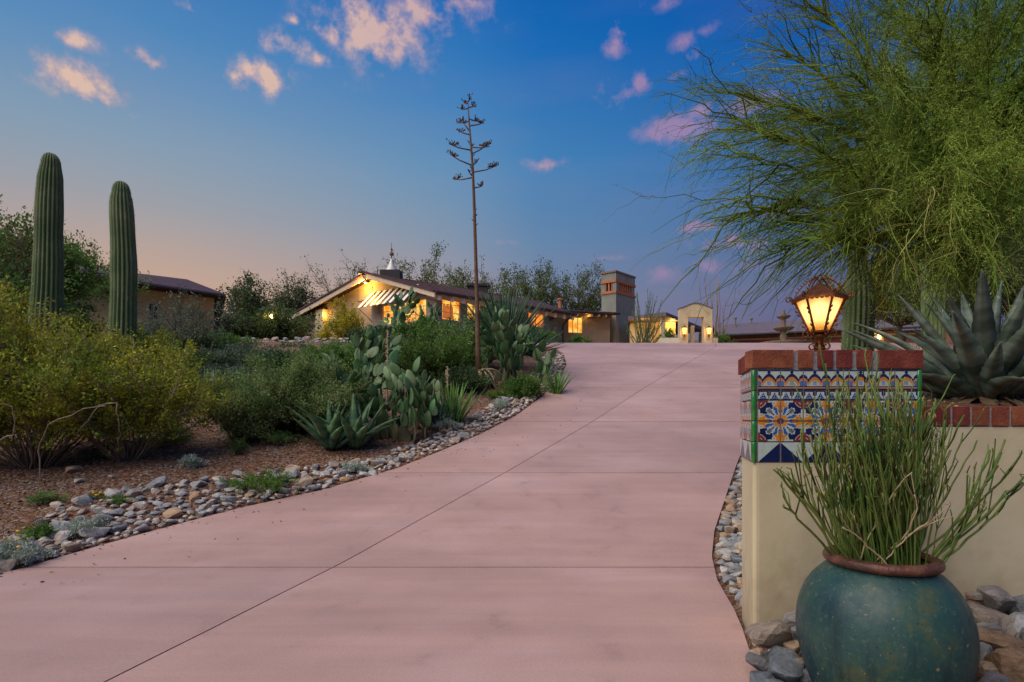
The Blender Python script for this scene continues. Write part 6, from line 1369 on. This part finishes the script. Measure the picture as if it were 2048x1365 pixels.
# big rocks around the pot
rp_ = thing('rock_pile', (1.8, 2.4, .05), 'pile of larger grey and tan rocks around the foot of the teal pot', 'rocks')
pl_ = []
for px, py, sz in ((1592,1235,85),(1540,1265,95),(1560,1330,100),(1585,1290,50),(1590,1320,60),(1635,1345,90),(1528,1318,70),(1545,1385,120),(1600,1260,55),(1990,1195,85),(2040,1205,75),(1985,1235,110),(2045,1250,90),(1990,1275,80),(2040,1330,150),(2090,1280,100),(1975,1330,60),(1975,1250,50),(1960,1185,45),(1965,1300,50),(2110,1210,90),(1985,1365,80),(1510,1300,40),(1520,1350,60)):
    d = 2.62-(py-1190)/180*.55 if px > 1900 else 2.60-(py-1235)/150*.38
    q_ = W(px, py, d); s_ = sz/F*d; stone(rp_, q_.x, q_.y, q_.z-.02, s_, 'rock', 1.0, r.randrange(6), dark=True); pl_.append((q_.x,q_.y,s_*.8))
ext = []
for _ in range(3000):
    x = r.uniform(1.1, 4.6); y = r.uniform(1.0, 2.78); s_ = r.uniform(.07,.17)
    if x < float(DR(y))+s_*.5: continue
    if (x-pc.x)**2+(y-pc.y)**2 < (.2)**2 : continue
    if y > 2.72-s_*.4 and x > 1.1: continue
    if try_place(x, y, s_, pl_, .72): ext.append((x,y,s_))
for x, y, s_ in ext[:230]: stone(rp_, x, y, float(gz(x,y))+s_*.15, s_, 'rock', 1, r.randrange(6), dark=True)
mass('small_rocks', [(x+.04,y,float(gz(x,y))+.0,s_*.5) for x,y,s_ in ext], rp_, M['rock_isl'])
# scattered single rocks on the soil
for px, py, sz, lab in ((145,962,34,'smooth pale rock lying alone on the red soil'),(158,984,24,'small flat tan rock below the smooth pale one'),(222,976,16,'small orange rock on bare soil left of the border'),(188,1028,16,'small flat grey pebble rock near the weed'),(40,1085,34,'flat grey rock at the far left of the planting'),(218,1037,26,'rounded grey rock left of the rock border tip')):
    b = gp_(px, py); s_ = sz/F*b[1]; o = link('rock', ROCKS[r.randrange(6)], None, (b[0],b[1],b[2]+s_*.15), (0,.1,r.uniform(-.4,.4)), (s_,s_,s_*.8)); tag(o, lab, 'rock')
# gravel everywhere
gv = []
for _ in range(19000):
    y = 3.0+13*r.random()**1.5; x = float(DL(y))-r.random()**1.1*(7+y*.3)-.05; gv.append((x,y,float(gz(x,y))+.004,r.choice((.018,.024,.034,.05))*r.uniform(.7,1.2)))
for _ in range(2600):
    y = 3.1+6*r.random(); x = r.uniform(2.0, 2.2+y*.9)
    if x > .66*y+.05: gv.append((x,y,float(gz(x,y))+.004,r.uniform(.018,.04)))
def gravel(lst):
    n = len(lst); A_ = np.array(lst); o8 = np.array([[1,0,0],[0,1,0],[-1,0,0],[0,-1,0],[0,0,.6],[0,0,-.6]])*.5; rn = np.random.default_rng(4)
    sc = A_[:,3][:,None,None]*rn.uniform(.6,1.2,(n,6,1)); an = rn.uniform(0,2*PI,n); c, s_ = np.cos(an), np.sin(an)
    V = o8[None]*sc; X = V[...,0]*c[:,None]-V[...,1]*s_[:,None]; Y = V[...,0]*s_[:,None]+V[...,1]*c[:,None]; V = np.stack([X,Y,V[...,2]],-1)+A_[:,None,:3]
    f = np.array([[0,1,4],[1,2,4],[2,3,4],[3,0,4],[1,0,5],[2,1,5],[3,2,5],[0,3,5]]); return V.reshape(-1,3), (f[None]+np.arange(n)[:,None,None]*6).reshape(-1,3)
M['gravel'] = mat('gravel', (.28,.25,.22), (.30,.13,.06), scale=.9, rough=.95, isl=.7, c3=(.24,.15,.10), detail=3)
V, Q = gravel(gv); tag(mk('gravel', V, Q, M['gravel']), 'reddish brown gravel scattered over the desert soil', 'gravel', kind='stuff')

# leaf litter under the shrubs
C = []
for _ in range(9000):
    y = 4.5+9*r.random()**1.3; x = float(DL(y))-.5-r.random()*(5+y*.3)
    if math.sin(x*2.1+y*1.3)+math.sin(x*.9-y*2.2) < -.2: continue
    C.append((x, y, float(gz(x,y))+.012))
for _ in range(260):
    y = 3.4+12*r.random()**1.4; C.append((float(DL(y))+r.random()**3*1.2, y, float(P(y))+.006))
C = np.array(C); V, Q = leaves(C, .012, 2.6, D=np.random.default_rng(3).normal(size=(len(C),3))*np.array([1,1,.15]), jit=.1)
tag(mk('leaf_litter', V, Q, mat('litter', (.10,.055,.03), (.24,.15,.08), scale=3, rough=.9, isl=.6)), 'dry brown leaf litter lying on the soil under the shrubs', 'leaf litter', kind='stuff')
